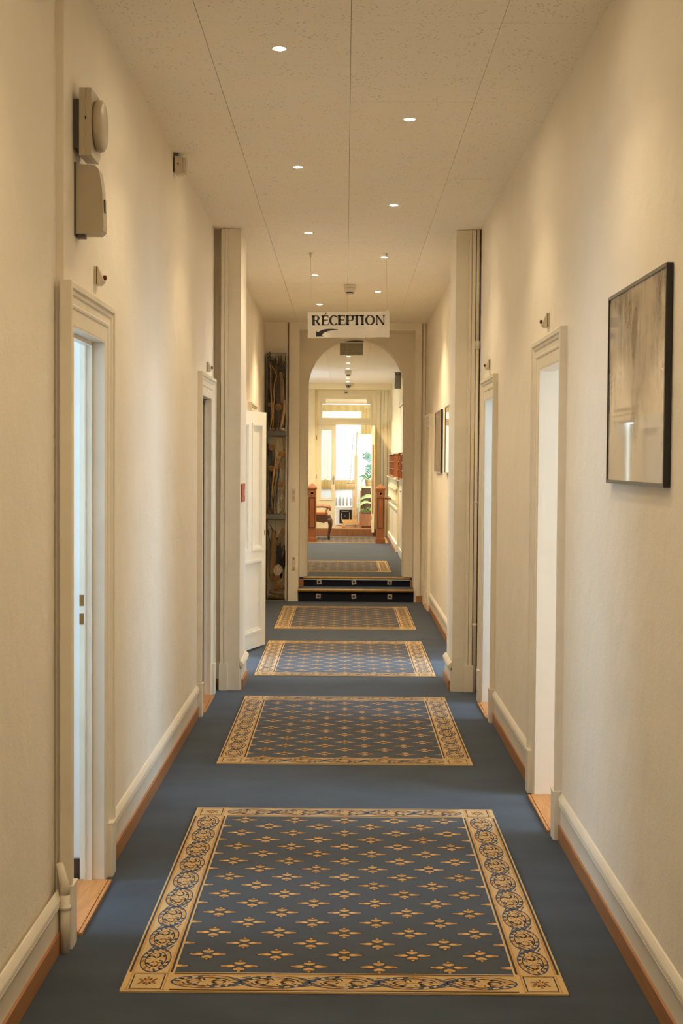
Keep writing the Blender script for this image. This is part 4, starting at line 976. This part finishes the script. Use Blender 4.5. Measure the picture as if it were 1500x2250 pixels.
# raised moulding lines of the transom and rails
mb = MB()
def frame_line(x0, x1, z0, z1, t=0.012, p=0.012):
    mb.box(x0, x1, EY-p, EY, z0, z0+t); mb.box(x0, x1, EY-p, EY, z1-t, z1); mb.box(x0, x0+t, EY-p, EY, z0+t, z1-t); mb.box(x1-t, x1, EY-p, EY, z0+t, z1-t)
for a, b, c, d in ((TX0-0.035, TX0-0.023, TZ0-0.035, TZ1+0.035), (TX1+0.023, TX1+0.035, TZ0-0.035, TZ1+0.035), (TX0-0.035, TX0+TN-0.035, TZ1+0.023, TZ1+0.035), (TX1-TN+0.035, TX1+0.035, TZ1+0.023, TZ1+0.035),
                   (TX0+TN-0.047, TX0+TN-0.035, TZ1+0.023, TZ2+0.035), (TX1-TN+0.035, TX1-TN+0.047, TZ1+0.023, TZ2+0.035), (TX0+TN-0.047, TX1-TN+0.047, TZ2+0.023, TZ2+0.035),
                   (-0.57, 0.57, 2.445, 2.46), (-0.57, 0.57, 2.475, 2.485), (-0.57, 0.57, 2.40, 2.41)):
    mb.box(a, b, EY-0.012, EY+0.001, c, d)
mb.build('moulding', 'trim_hall', we)
mb = MB(); mb.box(TX0, TX1, EY+0.04, EY+0.046, TZ0, TZ1); mb.box(TX0+TN, TX1-TN, EY+0.04, EY+0.046, TZ1, TZ2)
mb.build('window_7', 'glass', kind='structure')
mb = MB(); mb.box(-0.59, 0.63, EY-0.04, EY, ZF, OZ0-0.02).box(-0.59, 0.63, EY-0.03, EY+0.12, OZ0-0.02, OZ0); mb.build('sill', 'wood_mid', we)
# double door: left leaf shut, right leaf swung towards the hall
dd = sroot('door_9', (0, EY, OZ0))
def glazed_leaf(wd, h, loc, rz, side):
    mb = MB(); g0, g1 = 0.095, wd-0.075; z0, z1 = 0.575, h-0.10; t = 0.045
    mb.box(0, g0, 0, t, 0, h); mb.box(g1, wd, 0, t, 0, h); mb.box(g0, g1, 0, t, 0, z0); mb.box(g0, g1, 0, t, z1, h)
    for a, b, c, d in ((g0-0.03, g0-0.018, z0-0.03, z1+0.03), (g1+0.018, g1+0.03, z0-0.03, z1+0.03), (g0-0.018, g1+0.018, z0-0.03, z0-0.018), (g0-0.018, g1+0.018, z1+0.018, z1+0.03)):
        mb.box(a, b, -0.008, 0, c, d)
    o = mb.build('leaf', 'trim_hall', dd, local=True); o.location = Vector(loc)-world_loc(dd); o.rotation_euler = (0, 0, rz)
    MB().box(g0, g1, 0.018, 0.026, z0, z1).build('pane', 'glass', o, local=True)
    k = MB(); k.box(wd-0.04, wd-0.02, -0.006, 0, 0.85, 1.0); k.tube([(wd-0.03, 0, 0.95), (wd-0.03, -0.045, 0.95), (wd-0.13, -0.05, 0.95)], 0.007, 8)
    k.build('handle', 'steel', o, local=True)
    for z in (0.25, h/2, h-0.25): MB().lathe([(0, -0.04), (0.008, -0.04), (0.008, 0.04), (0, 0.04)], (0.0, -0.006, z), 'Z', 8).build('hinge', 'brass', o, local=True)
    return o
glazed_leaf(0.365, 2.0, (OX0+0.003, EY+0.02, OZ0+0.005), 0, 1)
lf = glazed_leaf(0.70, 2.0, (0.515, EY-0.055, OZ0-0.03), R(-90-1.5), -1)
MB().box(0.70, 0.708, 0.006, 0.03, 0.35, 1.65).build('edge_strip', 'wood_mid', lf, local=True)
MB().box(OX0+0.368, OX0+0.372, EY+0.02, EY+0.06, OZ0, OZ1).build('rebate', 'dark_grey', dd)

# veranda room behind
VY = 30.2
box('floor_veranda', 'wood_floor', (-2.6, 2.6, 27.5, VY, 0.2, OZ0-0.005), kind='structure')
box('ceiling_veranda', 'room_white', (-2.6, 2.6, 27.5, VY+0.2, 3.25, 3.35), kind='structure')
for x0, x1 in ((-2.7, -2.6), (2.6, 2.7)): box('wall_veranda_side', 'room_white', (x0, x1, 27.5, VY+0.2, 0.2, 3.3), kind='structure')
mb = MB(); mb.box(-2.6, 2.6, VY, VY+0.15, 0.2, 1.12).box(-2.6, -2.1, VY, VY+0.15, 1.12, 2.86).box(2.1, 2.6, VY, VY+0.15, 1.12, 2.86)
mb.build('wall_veranda', 'room_white', kind='structure')
box('wall_veranda_top', 'peach', (-2.6, 2.6, VY, VY+0.15, 2.86, 3.3), kind='structure')
w8 = sroot('window_8', (0, VY+0.07, 1.12))
f = MB()
for x in (-2.07, -1.25, -0.42, 0.40, 1.22, 2.07): f.box(x-0.03, x+0.03, VY+0.04, VY+0.1, 1.12, 2.86)
for z in (1.15, 2.32, 2.83): f.box(-2.1, 2.1, VY+0.045, VY+0.095, z-0.025, z+0.025)
f.build('frame', 'white', w8)
for a, b in ((-2.04, -1.28), (-1.22, -0.45), (-0.39, 0.37), (0.43, 1.19), (1.25, 2.04)):
    MB().box(a, b, VY+0.066, VY+0.072, 1.17, 2.30).build('pane', 'dimming_glass', w8); MB().box(a, b, VY+0.066, VY+0.072, 2.345, 2.81).build('pane', 'dimming_glass', w8)
ld = bpy.data.lights.new('window_portal', 'AREA'); ld.shape = 'RECTANGLE'; ld.size = 4.2; ld.size_y = 1.74; ld.cycles.is_portal = True
lo = bpy.data.objects.new('window_portal', ld); S.collection.objects.link(lo); lo.location = (0, VY+0.14, 1.99); lo.rotation_euler = (R(-90), 0, 0)
def curtain(name, x0, x1, z0, z1, y, m, label, amp=0.018, wave=0.09):
    n = max(8, int((x1-x0)/0.012)); mb = MB(); rings = []
    for z in (z0, (z0+z1)/2, z1):
        rings.append([(x0+(x1-x0)*i/n, y+amp*math.sin(2*PI*i*(x1-x0)/n/wave+0.4*math.sin(i*0.13))*(1.0 if z < z1 else 0.7), z) for i in range(n+1)])
    mb.loft(rings, 0, True, False, False)
    return tag(mb.build(name, m, recalc=False), label, 'curtain')
curtain('curtain', -2.1, 2.1, 1.30, 2.80, VY-0.06, 'sheer', 'white sheer curtain across the wide veranda window')
curtain('curtain', 0.33, 0.60, 1.30, 2.80, VY-0.12, 'sheer_orange', 'narrow apricot curtain hanging at the right of the veranda window', 0.02, 0.07)
curtain('curtain', -2.1, 0.30, 1.09, 1.29, VY-0.055, 'sheer_orange', 'apricot hem band under the white sheer curtain', 0.016, 0.09)
curtain('valance', -2.1, 2.0, 2.74, 2.87, VY-0.10, 'sheer_orange', 'gathered apricot valance along the top of the veranda window', 0.02, 0.17)
tag(MB().tube([(-2.1, VY-0.10, 2.89), (2.1, VY-0.10, 2.89)], 0.014, 10).build('curtain_rail', 'white'), 'white curtain rail above the apricot valance', 'rail')

# radiator, appliance, easel, screen, plants in the veranda
r = thing('radiator', 'white finned radiator under the veranda window', 'radiator', (0, VY-0.14, OZ0))
for i in range(9):
    x = -0.30+0.075*i; m_ = MB(); m_.box(x-0.022, x+0.022, VY-0.19, VY-0.09, 0.47, 0.93, bev=0.015); m_.build('fin', 'white', r)
MB().tube([(-0.34, VY-0.14, 0.50), (0.34, VY-0.14, 0.50)], 0.016, 8).build('lower_pipe', 'white', r)
MB().tube([(-0.34, VY-0.14, 0.89), (0.34, VY-0.14, 0.89)], 0.016, 8).build('upper_pipe', 'white', r)
for x in (-0.3, 0.3): MB().box(x-0.015, x+0.015, VY-0.16, VY-0.12, OZ0-0.005, 0.49).build('foot', 'white', r)
AY = 28.9
r = thing('electric_oven', 'white boxy appliance with dark square glass door behind the easel', 'appliance', (0, AY, OZ0))
MB().box(-0.20, 0.26, AY, AY+0.45, OZ0-0.003, 0.765, bev=0.008).build('cabinet', 'white', r)
d = MB().box(-0.115, 0.235, AY-0.012, AY, 0.425, 0.70, bev=0.004).build('door', 'oven_glass', r)
q = MB()
for a, b, c, e in ((-0.075, 0.075, 0.665, 0.673), (-0.075, -0.067, 0.49, 0.64), (0.085, 0.093, 0.49, 0.65), (-0.055, 0.075, 0.465, 0.473)): q.box(a, b, AY-0.0135, AY-0.011, c, e)
q.build('line_trim', 'plastic', d)
MB().lathe([(0, 0), (0.006, 0), (0.005, -0.006), (0, -0.006)], (0.0, AY-0.012, 0.575), 'Y', 10).build('knob', 'white', d)
MB().box(0.13, 0.15, AY-0.02, AY-0.012, 0.43, 0.695).build('handle', 'grey', d)
EYS = 28.1
r = thing('easel', 'pine studio easel on casters in the veranda doorway', 'easel', (0.2, EYS, OZ0))
MB().box(0.178, 0.238, EYS, EYS+0.05, 0.52, 1.80, bev=0.004).build('post', 'wood_pine', r)
MB().tube([(0.208, EYS+0.03, 1.75), (0.228, EYS+0.03, 2.27)], 0.014, 6).build('mast', 'wood_pine', r)
MB().box(0.140, 0.172, EYS-0.01, EYS+0.04, 0.52, 1.20).build('side_post', 'wood_pine', r)
MB().box(0.02, 0.20, EYS-0.06, EYS+0.02, 1.19, 1.245, bev=0.004).build('tray', 'wood_pine', r)
MB().box(-0.065, 0.24, EYS-0.04, EYS, 0.485, 0.535, bev=0.003).build('cross_rail', 'wood_pine', r)
MB().box(-0.04, 0.32, EYS-0.09, EYS-0.04, 0.44, 0.49, bev=0.003).build('base_rail', 'wood_pine', r)
MB().box(0.17, 0.22, EYS-0.04, EYS+0.45, 0.44, 0.49, bev=0.003).build('base_rail', 'wood_pine', r)
for x, y in ((-0.045, EYS-0.07), (-0.01, EYS-0.09), (0.30, EYS-0.07), (0.195, EYS+0.42)):
    c = MB(); c.lathe([(0, -0.012), (0.027, -0.012), (0.027, 0.012), (0, 0.012)], (x, y, OZ0+0.027), 'X', 14); c.build('caster', 'wood_pine', r)
    MB().box(x-0.016, x+0.016, y-0.012, y+0.012, OZ0+0.03, 0.445).build('caster_fork', 'wood_pine', r)
for z in (1.35, 0.62): MB().lathe([(0, 0), (0.012, 0), (0.010, -0.015), (0, -0.017)], (0.208, EYS, z), 'Y', 10).build('knob', 'white', r)
c = MB(); c.extr([(0.095, 1.247), (0.115, 1.247), (0.172, 2.24), (0.152, 2.24)], lambda u, v, t: (u, t, v), EYS-0.02, EYS+0.55)
o = c.build('canvas', 'paper'); tag(o, 'painted canvas seen edge-on, resting on the pine easel tray', 'painting')
rnd = random.Random(5)
e = MB()
for k in range(26):
    z = 1.27+k*0.037; xx = 0.095+(z-1.245)*0.0575; h = rnd.uniform(0.008, 0.028)
    e.box(xx-0.003, xx+0.004, EYS-0.024, EYS-0.019, z, z+h, mi=rnd.randrange(3))
e.build('paint_marks', ['leaf', 'wood_mid', 'grey'], o, kind='stuff')
r = thing('brush', 'dark paint brush lying on the easel tray', 'brush', (0.09, EYS-0.03, 1.25))
MB().tube([(0.03, EYS-0.03, 1.2495), (0.16, EYS-0.04, 1.2545)], 0.0045, 6).build('handle', 'wood_dark', r)
MB().tube([(0.16, EYS-0.04, 1.2545), (0.19, EYS-0.042, 1.2555)], [0.0055, 0.002], 6).build('bristles', 'black', r)
SY = 29.1
r = thing('wooden_screen', 'white panel screen in a thin pine frame behind the plants', 'screen', (0.5, SY, OZ0))
MB().box(0.235, 0.80, SY, SY+0.03, 2.22, 2.25).build('top_rail', 'wood_pine', r); MB().box(0.235, 0.80, SY, SY+0.03, OZ0, 0.44).build('bottom_rail', 'wood_pine', r)
for x in (0.235, 0.77): MB().box(x, x+0.03, SY, SY+0.03, 0.44, 2.22).build('stile', 'paper', r)
MB().box(0.265, 0.77, SY+0.012, SY+0.018, 0.44, 2.22).build('panel', 'sheer', r)
KY = 28.35
r = thing('plant_cabinet', 'dark brown side cabinet carrying potted plants in the veranda', 'cabinet', (0.5, KY, OZ0))
MB().box(0.325, 0.74, KY, KY+0.4, OZ0-0.003, 1.155, bev=0.003).build('body', 'wood_dark', r); MB().box(0.31, 0.76, KY-0.015, KY+0.41, 1.155, 1.195, bev=0.003).build('top', 'wood_pine', r)
MB().box(0.30, 0.325, KY-0.02, KY+0.02, OZ0-0.003, 1.10).build('corner_post', 'wood_mid', r)
def leafblade(mb, base, tip, wd, droop=0.03, mi=0, n=8):
    b, t = Vector(base), Vector(tip); ax = (t-b); side = ax.cross(Vector((0, 1, 0.25))).normalized()
    L_, R_ = [], []; C_ = []
    for i in range(n+1):
        k = i/n; p = b+ax*k + Vector((0, 0, droop*math.sin(PI*k))); wv = wd*math.sin(PI*min(1, k*0.93+0.07))**0.8*(1-0.35*k)
        C_.append(p + Vector((0, 0.006, 0))); L_.append(p+side*wv); R_.append(p-side*wv)
    for i in range(n):
        mb.face([L_[i], C_[i], C_[i+1], L_[i+1]], mi, True); mb.face([C_[i], R_[i], R_[i+1], C_[i+1]], mi, True)
def potted(name, label, x, y, z, pr, ph, leaves, lm, pm='pot'):
    r = thing(name, label, 'plant', (x, y, z))
    MB().lathe([(0, 0), (pr*0.75, 0), (pr, ph), (pr*1.06, ph), (pr*1.06, ph+0.012), (pr*0.9, ph+0.012), (pr*0.85, ph-0.02), (0, ph-0.02)], (x, y, z), 'Z', 16).build('pot', pm, r)
    for bx, by, bz, tx, ty, tz, wd, dr in leaves:
        mb = MB(); leafblade(mb, (bx, by, bz), (tx, ty, tz), wd, dr)
        mb.tube([(x, y, z+ph-0.01), (bx, by, bz)], 0.004, 5); mb.build('leaf', lm, r, recalc=False)
    return r
z0 = 1.196
potted('potted_plant', 'green plant with long arching leaves in an ochre pot on the cabinet', 0.46, KY+0.12, z0, 0.07, 0.12,
       [(0.46, KY+0.12, 1.33, 0.25, KY, 1.36, 0.028, 0.05), (0.46, KY+0.1, 1.34, 0.30, KY-0.03, 1.25, 0.024, 0.06), (0.46, KY+0.1, 1.34, 0.58, KY, 1.30, 0.026, 0.06), (0.46, KY+0.1, 1.35, 0.56, KY+0.1, 1.42, 0.026, 0.03), (0.47, KY+0.1, 1.35, 0.38, KY+0.2, 1.44, 0.025, 0.03)], 'leaf')
# monstera with split leaves
r = thing('monstera', 'tall monstera with split leaves in a pot behind the cabinet plant', 'plant', (0.56, KY+0.28, z0))
MB().lathe([(0, 0), (0.05, 0), (0.075, 0.13), (0.078, 0.14), (0.065, 0.135), (0, 0.12)], (0.58, KY+0.28, z0), 'Z', 16).build('pot', 'pot', r)
def split_leaf(cx, cy, cz, size, rot):
    mb = MB(); n = 9
    for sgn in (1, -1):
        for i in range(n):
            a0 = PI*(0.06+0.88*i/n); a1 = PI*(0.06+0.88*(i+0.62)/n)
            rr = lambda a: size*(0.62+0.38*math.sin(a*0.9))
            pts = [(0, size*(0.5-i/n)), (sgn*rr(a0)*math.sin(a0), rr(a0)*math.cos(a0)), (sgn*rr(a1)*math.sin(a1)*1.02, rr(a1)*math.cos(a1)), (0, size*(0.5-(i+1)/n))]
            pts3 = [(cx+px*math.cos(rot)-pz*math.sin(rot), cy+0.02*abs(px)/size, cz+px*math.sin(rot)+pz*math.cos(rot)) for px, pz in pts]
            mb.face(pts3 if sgn > 0 else pts3[::-1], 0)
    mb.tube([(0.58, KY+0.28, z0+0.12), (cx+0.03, cy+0.02, cz-size*0.9), (cx, cy+0.01, cz)], 0.004, 5)
    mb.build('leaf', 'monstera', r, recalc=False)
split_leaf(0.46, KY+0.24, 1.78, 0.12, R(-25)); split_leaf(0.52, KY+0.26, 1.55, 0.14, R(20)); split_leaf(0.62, KY+0.3, 1.86, 0.10, R(-50))
# planter with flowers and the big leaf plant before the cabinet
PY = 27.86
r = thing('planter_box', 'dark brown wooden planter box with lime foliage just inside the glazed door', 'planter', (0.45, PY, OZ0))
MB().box(0.325, 0.62, PY, PY+0.28, OZ0-0.003, 0.69, bev=0.004).build('body', 'wood_dark', r)
for x in (0.285, 0.605): MB().box(x, x+0.035, PY-0.02, PY+0.02, OZ0-0.003, 0.70).build('corner_post', 'wood_mid', r)
MB().box(0.32, 0.605, PY-0.012, PY, 0.42, 0.66).build('panel', 'wood_mid', r)
fl = MB(); rnd = random.Random(9)
for k in range(130):
    x = rnd.uniform(0.31, 0.60); y = PY+rnd.uniform(0.0, 0.25); z = 0.69+rnd.uniform(0.0, 0.12)*(0.45+0.55*(x-0.30)/0.3); a = rnd.uniform(0, 2*PI); s_ = rnd.uniform(0.010, 0.020)
    fl.face([(x+s_*math.cos(a), y-0.004, z+s_*math.sin(a)), (x+s_*math.cos(a+2.1), y+0.004, z+s_*math.sin(a+2.1)), (x+s_*math.cos(a+4.2), y, z+s_*math.sin(a+4.2))], k % 2)
fl.build('lime_foliage', ['leaf_yellow', 'leaf'], r, kind='stuff', recalc=False)
potted('potted_plant', 'plant with two big drooping yellow green leaves behind the planter box', 0.60, PY+0.36, OZ0-0.002, 0.09, 0.28,
       [(0.57, PY+0.2, 0.98, 0.24, PY-0.05, 0.90, 0.045, 0.06), (0.52, PY+0.2, 0.86, 0.19, PY-0.05, 0.70, 0.032, 0.10), (0.56, PY+0.22, 1.02, 0.50, PY+0.1, 1.16, 0.04, 0.02)], 'leaf_yellow', 'wood_mid')

# ceiling things of the hall
r = thing('exit_sign', 'grey exit box with translucent panel hanging from the ceiling just behind the arch', 'sign', (0.065, 18.25, 3.27))
MB().box(-0.09, 0.22, 18.24, 18.30, 3.215, 3.272, bev=0.003).build('housing', 'dark_grey', r)
MB().box(-0.09, 0.22, 18.238, 18.30, 3.204, 3.213).build('light_rail', 'white', r)
p = MB().box(-0.082, 0.212, 18.26, 18.27, 3.052, 3.203).build('panel', 'exit_panel', r)
MB().box(-0.084, 0.214, 18.258, 18.272, 3.046, 3.052).build('bottom_edge', 'white', r)
r = thing('dome_camera', 'small dome camera on the beam above the glazed doors', 'camera', (0.045, 26.96, 3.16))
MB().lathe([(0, 0), (0.062, 0), (0.060, -0.022), (0.052, -0.028), (0, -0.028)], (0.045, 26.93, ZU(26.93)-0.002), 'Z', 24).build('base', 'plastic', r)
MB().lathe([(0.050, -0.028), (0.047, -0.055), (0.034, -0.078), (0.0, -0.088)], (0.045, 26.93, ZU(26.93)-0.002), 'Z', 24).build('dome', 'grey', r)
MB().lathe([(0, 0), (0.018, 0), (0.016, -0.012), (0, -0.014)], (0.045, 26.892, ZU(26.93)-0.060), 'Y', 12).build('lens', 'black', r)
r = thing('call_light', 'small cream detector with dark slot on the wall above the transom', 'indicator light', (0.0, EY, 3.005))
MB().box(-0.04, 0.045, EY-0.02, EY, 2.965, 3.045, bev=0.004).build('housing', 'plastic', r); MB().box(-0.025, 0.03, EY-0.023, EY-0.02, 2.998, 3.018).build('slot', 'black', r)
r = thing('emergency_lamp', 'grey box lamp with dark top bracketed on the hall wall right of the arch', 'lamp', (HX, 22.6, 3.0))
MB().box(HX-0.09, HX, 22.6, 22.72, 3.06, 3.105).build('bracket', 'dark_grey', r)
mb = MB(); mb.extr([(0.005, 3.06), (0.085, 3.06), (0.095, 2.98), (0.10, 2.88), (0.095, 2.85), (0.005, 2.85)], lambda u, v, t: (HX-u, t, v), 22.6, 22.75); mb.build('housing', 'grey', r)
MB().box(HX-0.055, HX-0.045, 22.596, 22.6, 3.075, 3.09).build('indicator', 'white', r)

# right side of the hall: dado with ledge, pigeon-hole cabinets, cupboards
dado = thing('panelled_dado', 'cream panelled dado with little balusters below the pigeon-hole shelves', 'dado', (HX, 24, ZF))
DX = HX-0.045
MB().box(DX, HX, 22.4, 26.6, ZF+0.12, 1.40).build('panel', 'trim_hall', dado)
MB().box(DX-0.05, HX, 22.3, 26.7, 1.40, 1.43, bev=0.005).build('ledge', 'trim_hall', dado)
for z in (1.27, 1.03, 0.93): MB().box(DX-0.02, DX, 22.4, 26.6, z-0.012, z+0.012).build('rail', 'trim_hall', dado)
for i in range(9):
    y = 22.65+i*0.46
    MB().lathe([(0.0, 0.0), (0.03, 0.0), (0.03, 0.02), (0.016, 0.05), (0.012, 0.12), (0.016, 0.17), (0.028, 0.19), (0.028, 0.21), (0, 0.21)], (DX-0.012, y, 1.045), 'Z', 10).build('baluster', 'trim_hall', dado)
    MB().box(DX-0.012, DX, y-0.19, y+0.19, 1.29, 1.385, bev=0.004).build('square_panel', 'trim_hall', dado)
MB().box(DX-0.03, HX, 22.4, 26.6, ZF, ZF+0.13, bev=0.004).build('skirting', 'white', dado)
MB().box(DX-0.04, DX-0.03, 22.4, 26.6, ZF, ZF+0.06).build('wood_strip', 'wood_strip', dado)
def pigeon(y0, y1, zb, zt, xo, label):
    r = thing('pigeon_hole_shelf', label, 'shelf', (HX, (y0+y1)/2, zb), 'pigeon-hole shelves on the dado')
    x0 = HX-xo
    MB().box(x0+0.01, HX-0.002, y0, y0+0.018, zb, zt).build('side_panel', 'wood_red', r); MB().box(x0+0.01, HX-0.002, y1-0.018, y1, zb, zt).build('side_panel', 'wood_red', r)
    MB().box(x0, HX-0.002, y0-0.01, y1+0.01, zt, zt+0.02, bev=0.003).build('cornice', 'wood_red', r)
    MB().box(x0-0.012, HX-0.002, y0-0.012, y1+0.012, zb, zb+0.03, bev=0.003).build('base', 'wood_red', r)
    MB().box(HX-0.02, HX-0.002, y0+0.018, y1-0.018, zb+0.03, zt).build('back', 'white', r)
    for k in (1, 2): MB().box(x0+0.006, HX-0.02, y0+0.018, y1-0.018, zb+0.03+(zt-zb-0.03)*k/3-0.005, zb+0.03+(zt-zb-0.03)*k/3+0.005).build('shelf_board', 'wood_mid', r)
    n = max(2, int((y1-y0)/0.3))
    for k in range(1, n): MB().box(x0+0.006, HX-0.02, y0+(y1-y0)*k/n-0.006, y0+(y1-y0)*k/n+0.006, zb+0.03, zt).build('divider', 'wood_mid', r)
    return r
pigeon(23.0, 25.6, 1.431, 1.80, 0.095, 'reddish wooden pigeon-hole shelf on the dado, farthest of the three')
CB = 21.9
cup = thing('tall_cupboard', 'tall white panelled cupboard beside the dado beyond the arch', 'cupboard', (HX, 21, ZF))
MB().box(HX-0.02, HX, 18.4, CB, ZF, 2.68).build('body', 'door', cup)
for y0, y1 in ((18.45, 19.25), (19.3, 20.1), (20.2, 21.0), (21.05, 21.85)):
    d = MB().box(HX-0.04, HX-0.02, y0, y1, ZF+0.12, 2.52, bev=0.004).build('door', 'door', cup)
    MB().box(HX-0.046, HX-0.04, y0+0.1, y1-0.1, 1.55, 2.4, bev=0.002).build('panel', 'white', d); MB().box(HX-0.046, HX-0.04, y0+0.1, y1-0.1, ZF+0.25, 1.25, bev=0.002).build('panel', 'white', d)
    MB().lathe([(0, 0), (0.008, 0), (0.014, -0.02), (0, -0.025)], (HX-0.04, y0+0.06, 1.25), 'X', 10).build('knob', 'steel', d)
MB().box(HX-0.055, HX, 18.38, CB+0.02, 2.52, 2.60, bev=0.006).build('cornice', 'door', cup)
MB().box(HX-0.05, HX, 18.4, CB, ZF, ZF+0.12, bev=0.004).build('skirting', 'white', cup)
MB().box(HX-0.075, HX, 18.4, CB+0.1, 1.405, 1.43).build('ledge', 'door', cup)
pigeon(20.15, 20.85, 1.431, 1.80, 0.115, 'reddish wooden pigeon-hole shelf, middle one of the three')
pigeon(18.6, 19.9, 1.431, 1.78, 0.10, 'reddish wooden pigeon-hole shelf nearest the arch')

# newel posts with handrails
def newel(x, y, label, rail_to):
    r = thing('newel_post', label, 'post', (x, y, ZF))
    h = 0.072
    MB().box(x-h-0.012, x+h+0.012, y-h-0.012, y+h+0.012, ZF, ZF+0.085, bev=0.005).build('base', 'wood_red', r)
    b = MB(); b.box(x-h, x+h, y-h, y+h, ZF+0.085, 1.20)
    b.build('shaft', 'wood_red', r)
    f = MB(); yy = y-h
    for a, c, d, e in ((-0.054, -0.040, 0.52, 1.06), (0.040, 0.054, 0.52, 1.06), (-0.040, 0.040, 0.52, 0.535), (-0.040, 0.040, 1.045, 1.06)): f.box(x+a, x+c, yy-0.008, yy, d, e)
    f.build('panel_frame', 'wood_dark', r)
    MB().lathe([(0.022, 0), (0.036, 0), (0.034, -0.008), (0.026, -0.009), (0.022, 0)], (x, yy, 1.125), 'Y', 20).build('rosette', 'wood_mid', r)
    c = MB(); rings = []
    for s_, z in ((h+0.002, 1.195), (h+0.014, 1.20), (h+0.014, 1.222), (h+0.004, 1.235), (0.045, 1.268), (0.02, 1.288), (0.006, 1.295)):
        rings.append([(x-s_, y-s_, z), (x+s_, y-s_, z), (x+s_, y+s_, z), (x-s_, y+s_, z)])
    c.loft(rings, 0, False); c.build('cap', 'wood_red', r)
    x2 = rail_to
    sx = 1 if x2 > x else -1
    for z, rr in ((1.045, 0.018),): MB().tube([(x+sx*h, y, z), (x2, y, z)], rr, 10).build('handrail', 'wood_red', r)
newel(-0.578, 24.93, 'reddish oak newel post with domed cap, beside the armchair', -1.9)
newel(0.617, 24.80, 'reddish oak newel post with domed cap, joined by a rail to the dado', DX)

# armchair, facing right
def chair():
    r = thing('armchair', 'carved walnut armchair with striped orange cushion beside the newel post', 'chair', (-0.58, 25.9, ZF))
    y0, y1 = 25.62, 26.20; xb, xf = -0.86, -0.285
    z = ZF
    def cab(x, y, back=False):
        if back: return MB().tube([(x, y, z+0.40), (x-0.02, y, z+0.2), (x-0.06, y, z)], [0.026, 0.022, 0.018], 8)
        p = [(x-0.02, y, z+0.40), (x+0.012, y, z+0.34), (x+0.02, y, z+0.26), (x+0.0, y, z+0.16), (x-0.014, y, z+0.07), (x-0.004, y, z+0.0)]
        return MB().tube(p, [0.040, 0.042, 0.034, 0.026, 0.018, 0.020], 8)
    for y in (y0+0.03, y1-0.03):
        cab(xf, y).build('leg', 'wood_dark', r); cab(xb, y, True).build('leg', 'wood_dark', r)
    a = MB()
    ap = [(xb, 0.36), (xb, 0.43), (xf+0.02, 0.43), (xf+0.02, 0.36), (xf-0.10, 0.31), (xf-0.22, 0.335), (xf-0.34, 0.31), (xb+0.08, 0.335)]
    for ya in (y0, y1-0.03): a.extr(ap, lambda u, v, t: (u, t, z+v), ya, ya+0.03)
    a.box(xf-0.01, xf+0.02, y0+0.03, y1-0.03, z+0.33, z+0.43); a.box(xb, xb+0.03, y0+0.03, y1-0.03, z+0.33, z+0.43)
    a.build('seat_rail', 'wood_dark', r)
    MB().box(xb+0.01, xf+0.015, y0+0.01, y1-0.01, z+0.43, z+0.445).build('seat', 'wood_dark', r)
    MB().box(xb+0.02, xf-0.03, y0+0.03, y1-0.03, z+0.445, z+0.51, bev=0.022).build('cushion', 'stripe', r)
    for y in (y0+0.02, y1-0.02):
        MB().tube([(xf-0.05, y, z+0.43), (xf-0.065, y, z+0.52), (xf-0.03, y, z+0.575)], [0.018, 0.015, 0.016], 8).build('arm_support', 'wood_mid', r)
        MB().tube([(xb-0.03, y, z+0.57), (xb+0.2, y, z+0.60), (xf-0.12, y, z+0.61), (xf-0.02, y, z+0.598), (xf+0.02, y, z+0.570), (xf+0.012, y, z+0.545), (xf-0.012, y, z+0.548)], [0.014, 0.018, 0.021, 0.022, 0.020, 0.016, 0.010], 8).build('armrest', 'wood_mid', r)
    for y in (y0+0.03, y1-0.03): MB().tube([(xb, y, z+0.40), (xb-0.05, y, z+0.75), (xb-0.10, y, z+1.0)], 0.02, 8).build('back_post', 'wood_dark', r)
    b = MB(); b.loft([[(xb-0.02, y0+0.05, z+0.52), (xb+0.02, y0+0.05, z+0.52), (xb-0.05, y0+0.05, z+0.97), (xb-0.09, y0+0.05, z+0.97)], [(xb-0.02, y1-0.05, z+0.52), (xb+0.02, y1-0.05, z+0.52), (xb-0.05, y1-0.05, z+0.97), (xb-0.09, y1-0.05, z+0.97)]], 0, False)
    b.build('backrest', 'stripe', r)
    MB().tube([(xb-0.10, y0+0.02, z+0.99), (xb-0.11, (y0+y1)/2, z+1.06), (xb-0.10, y1-0.02, z+0.99)], 0.022, 8).build('top_rail', 'wood_dark', r)
chair()
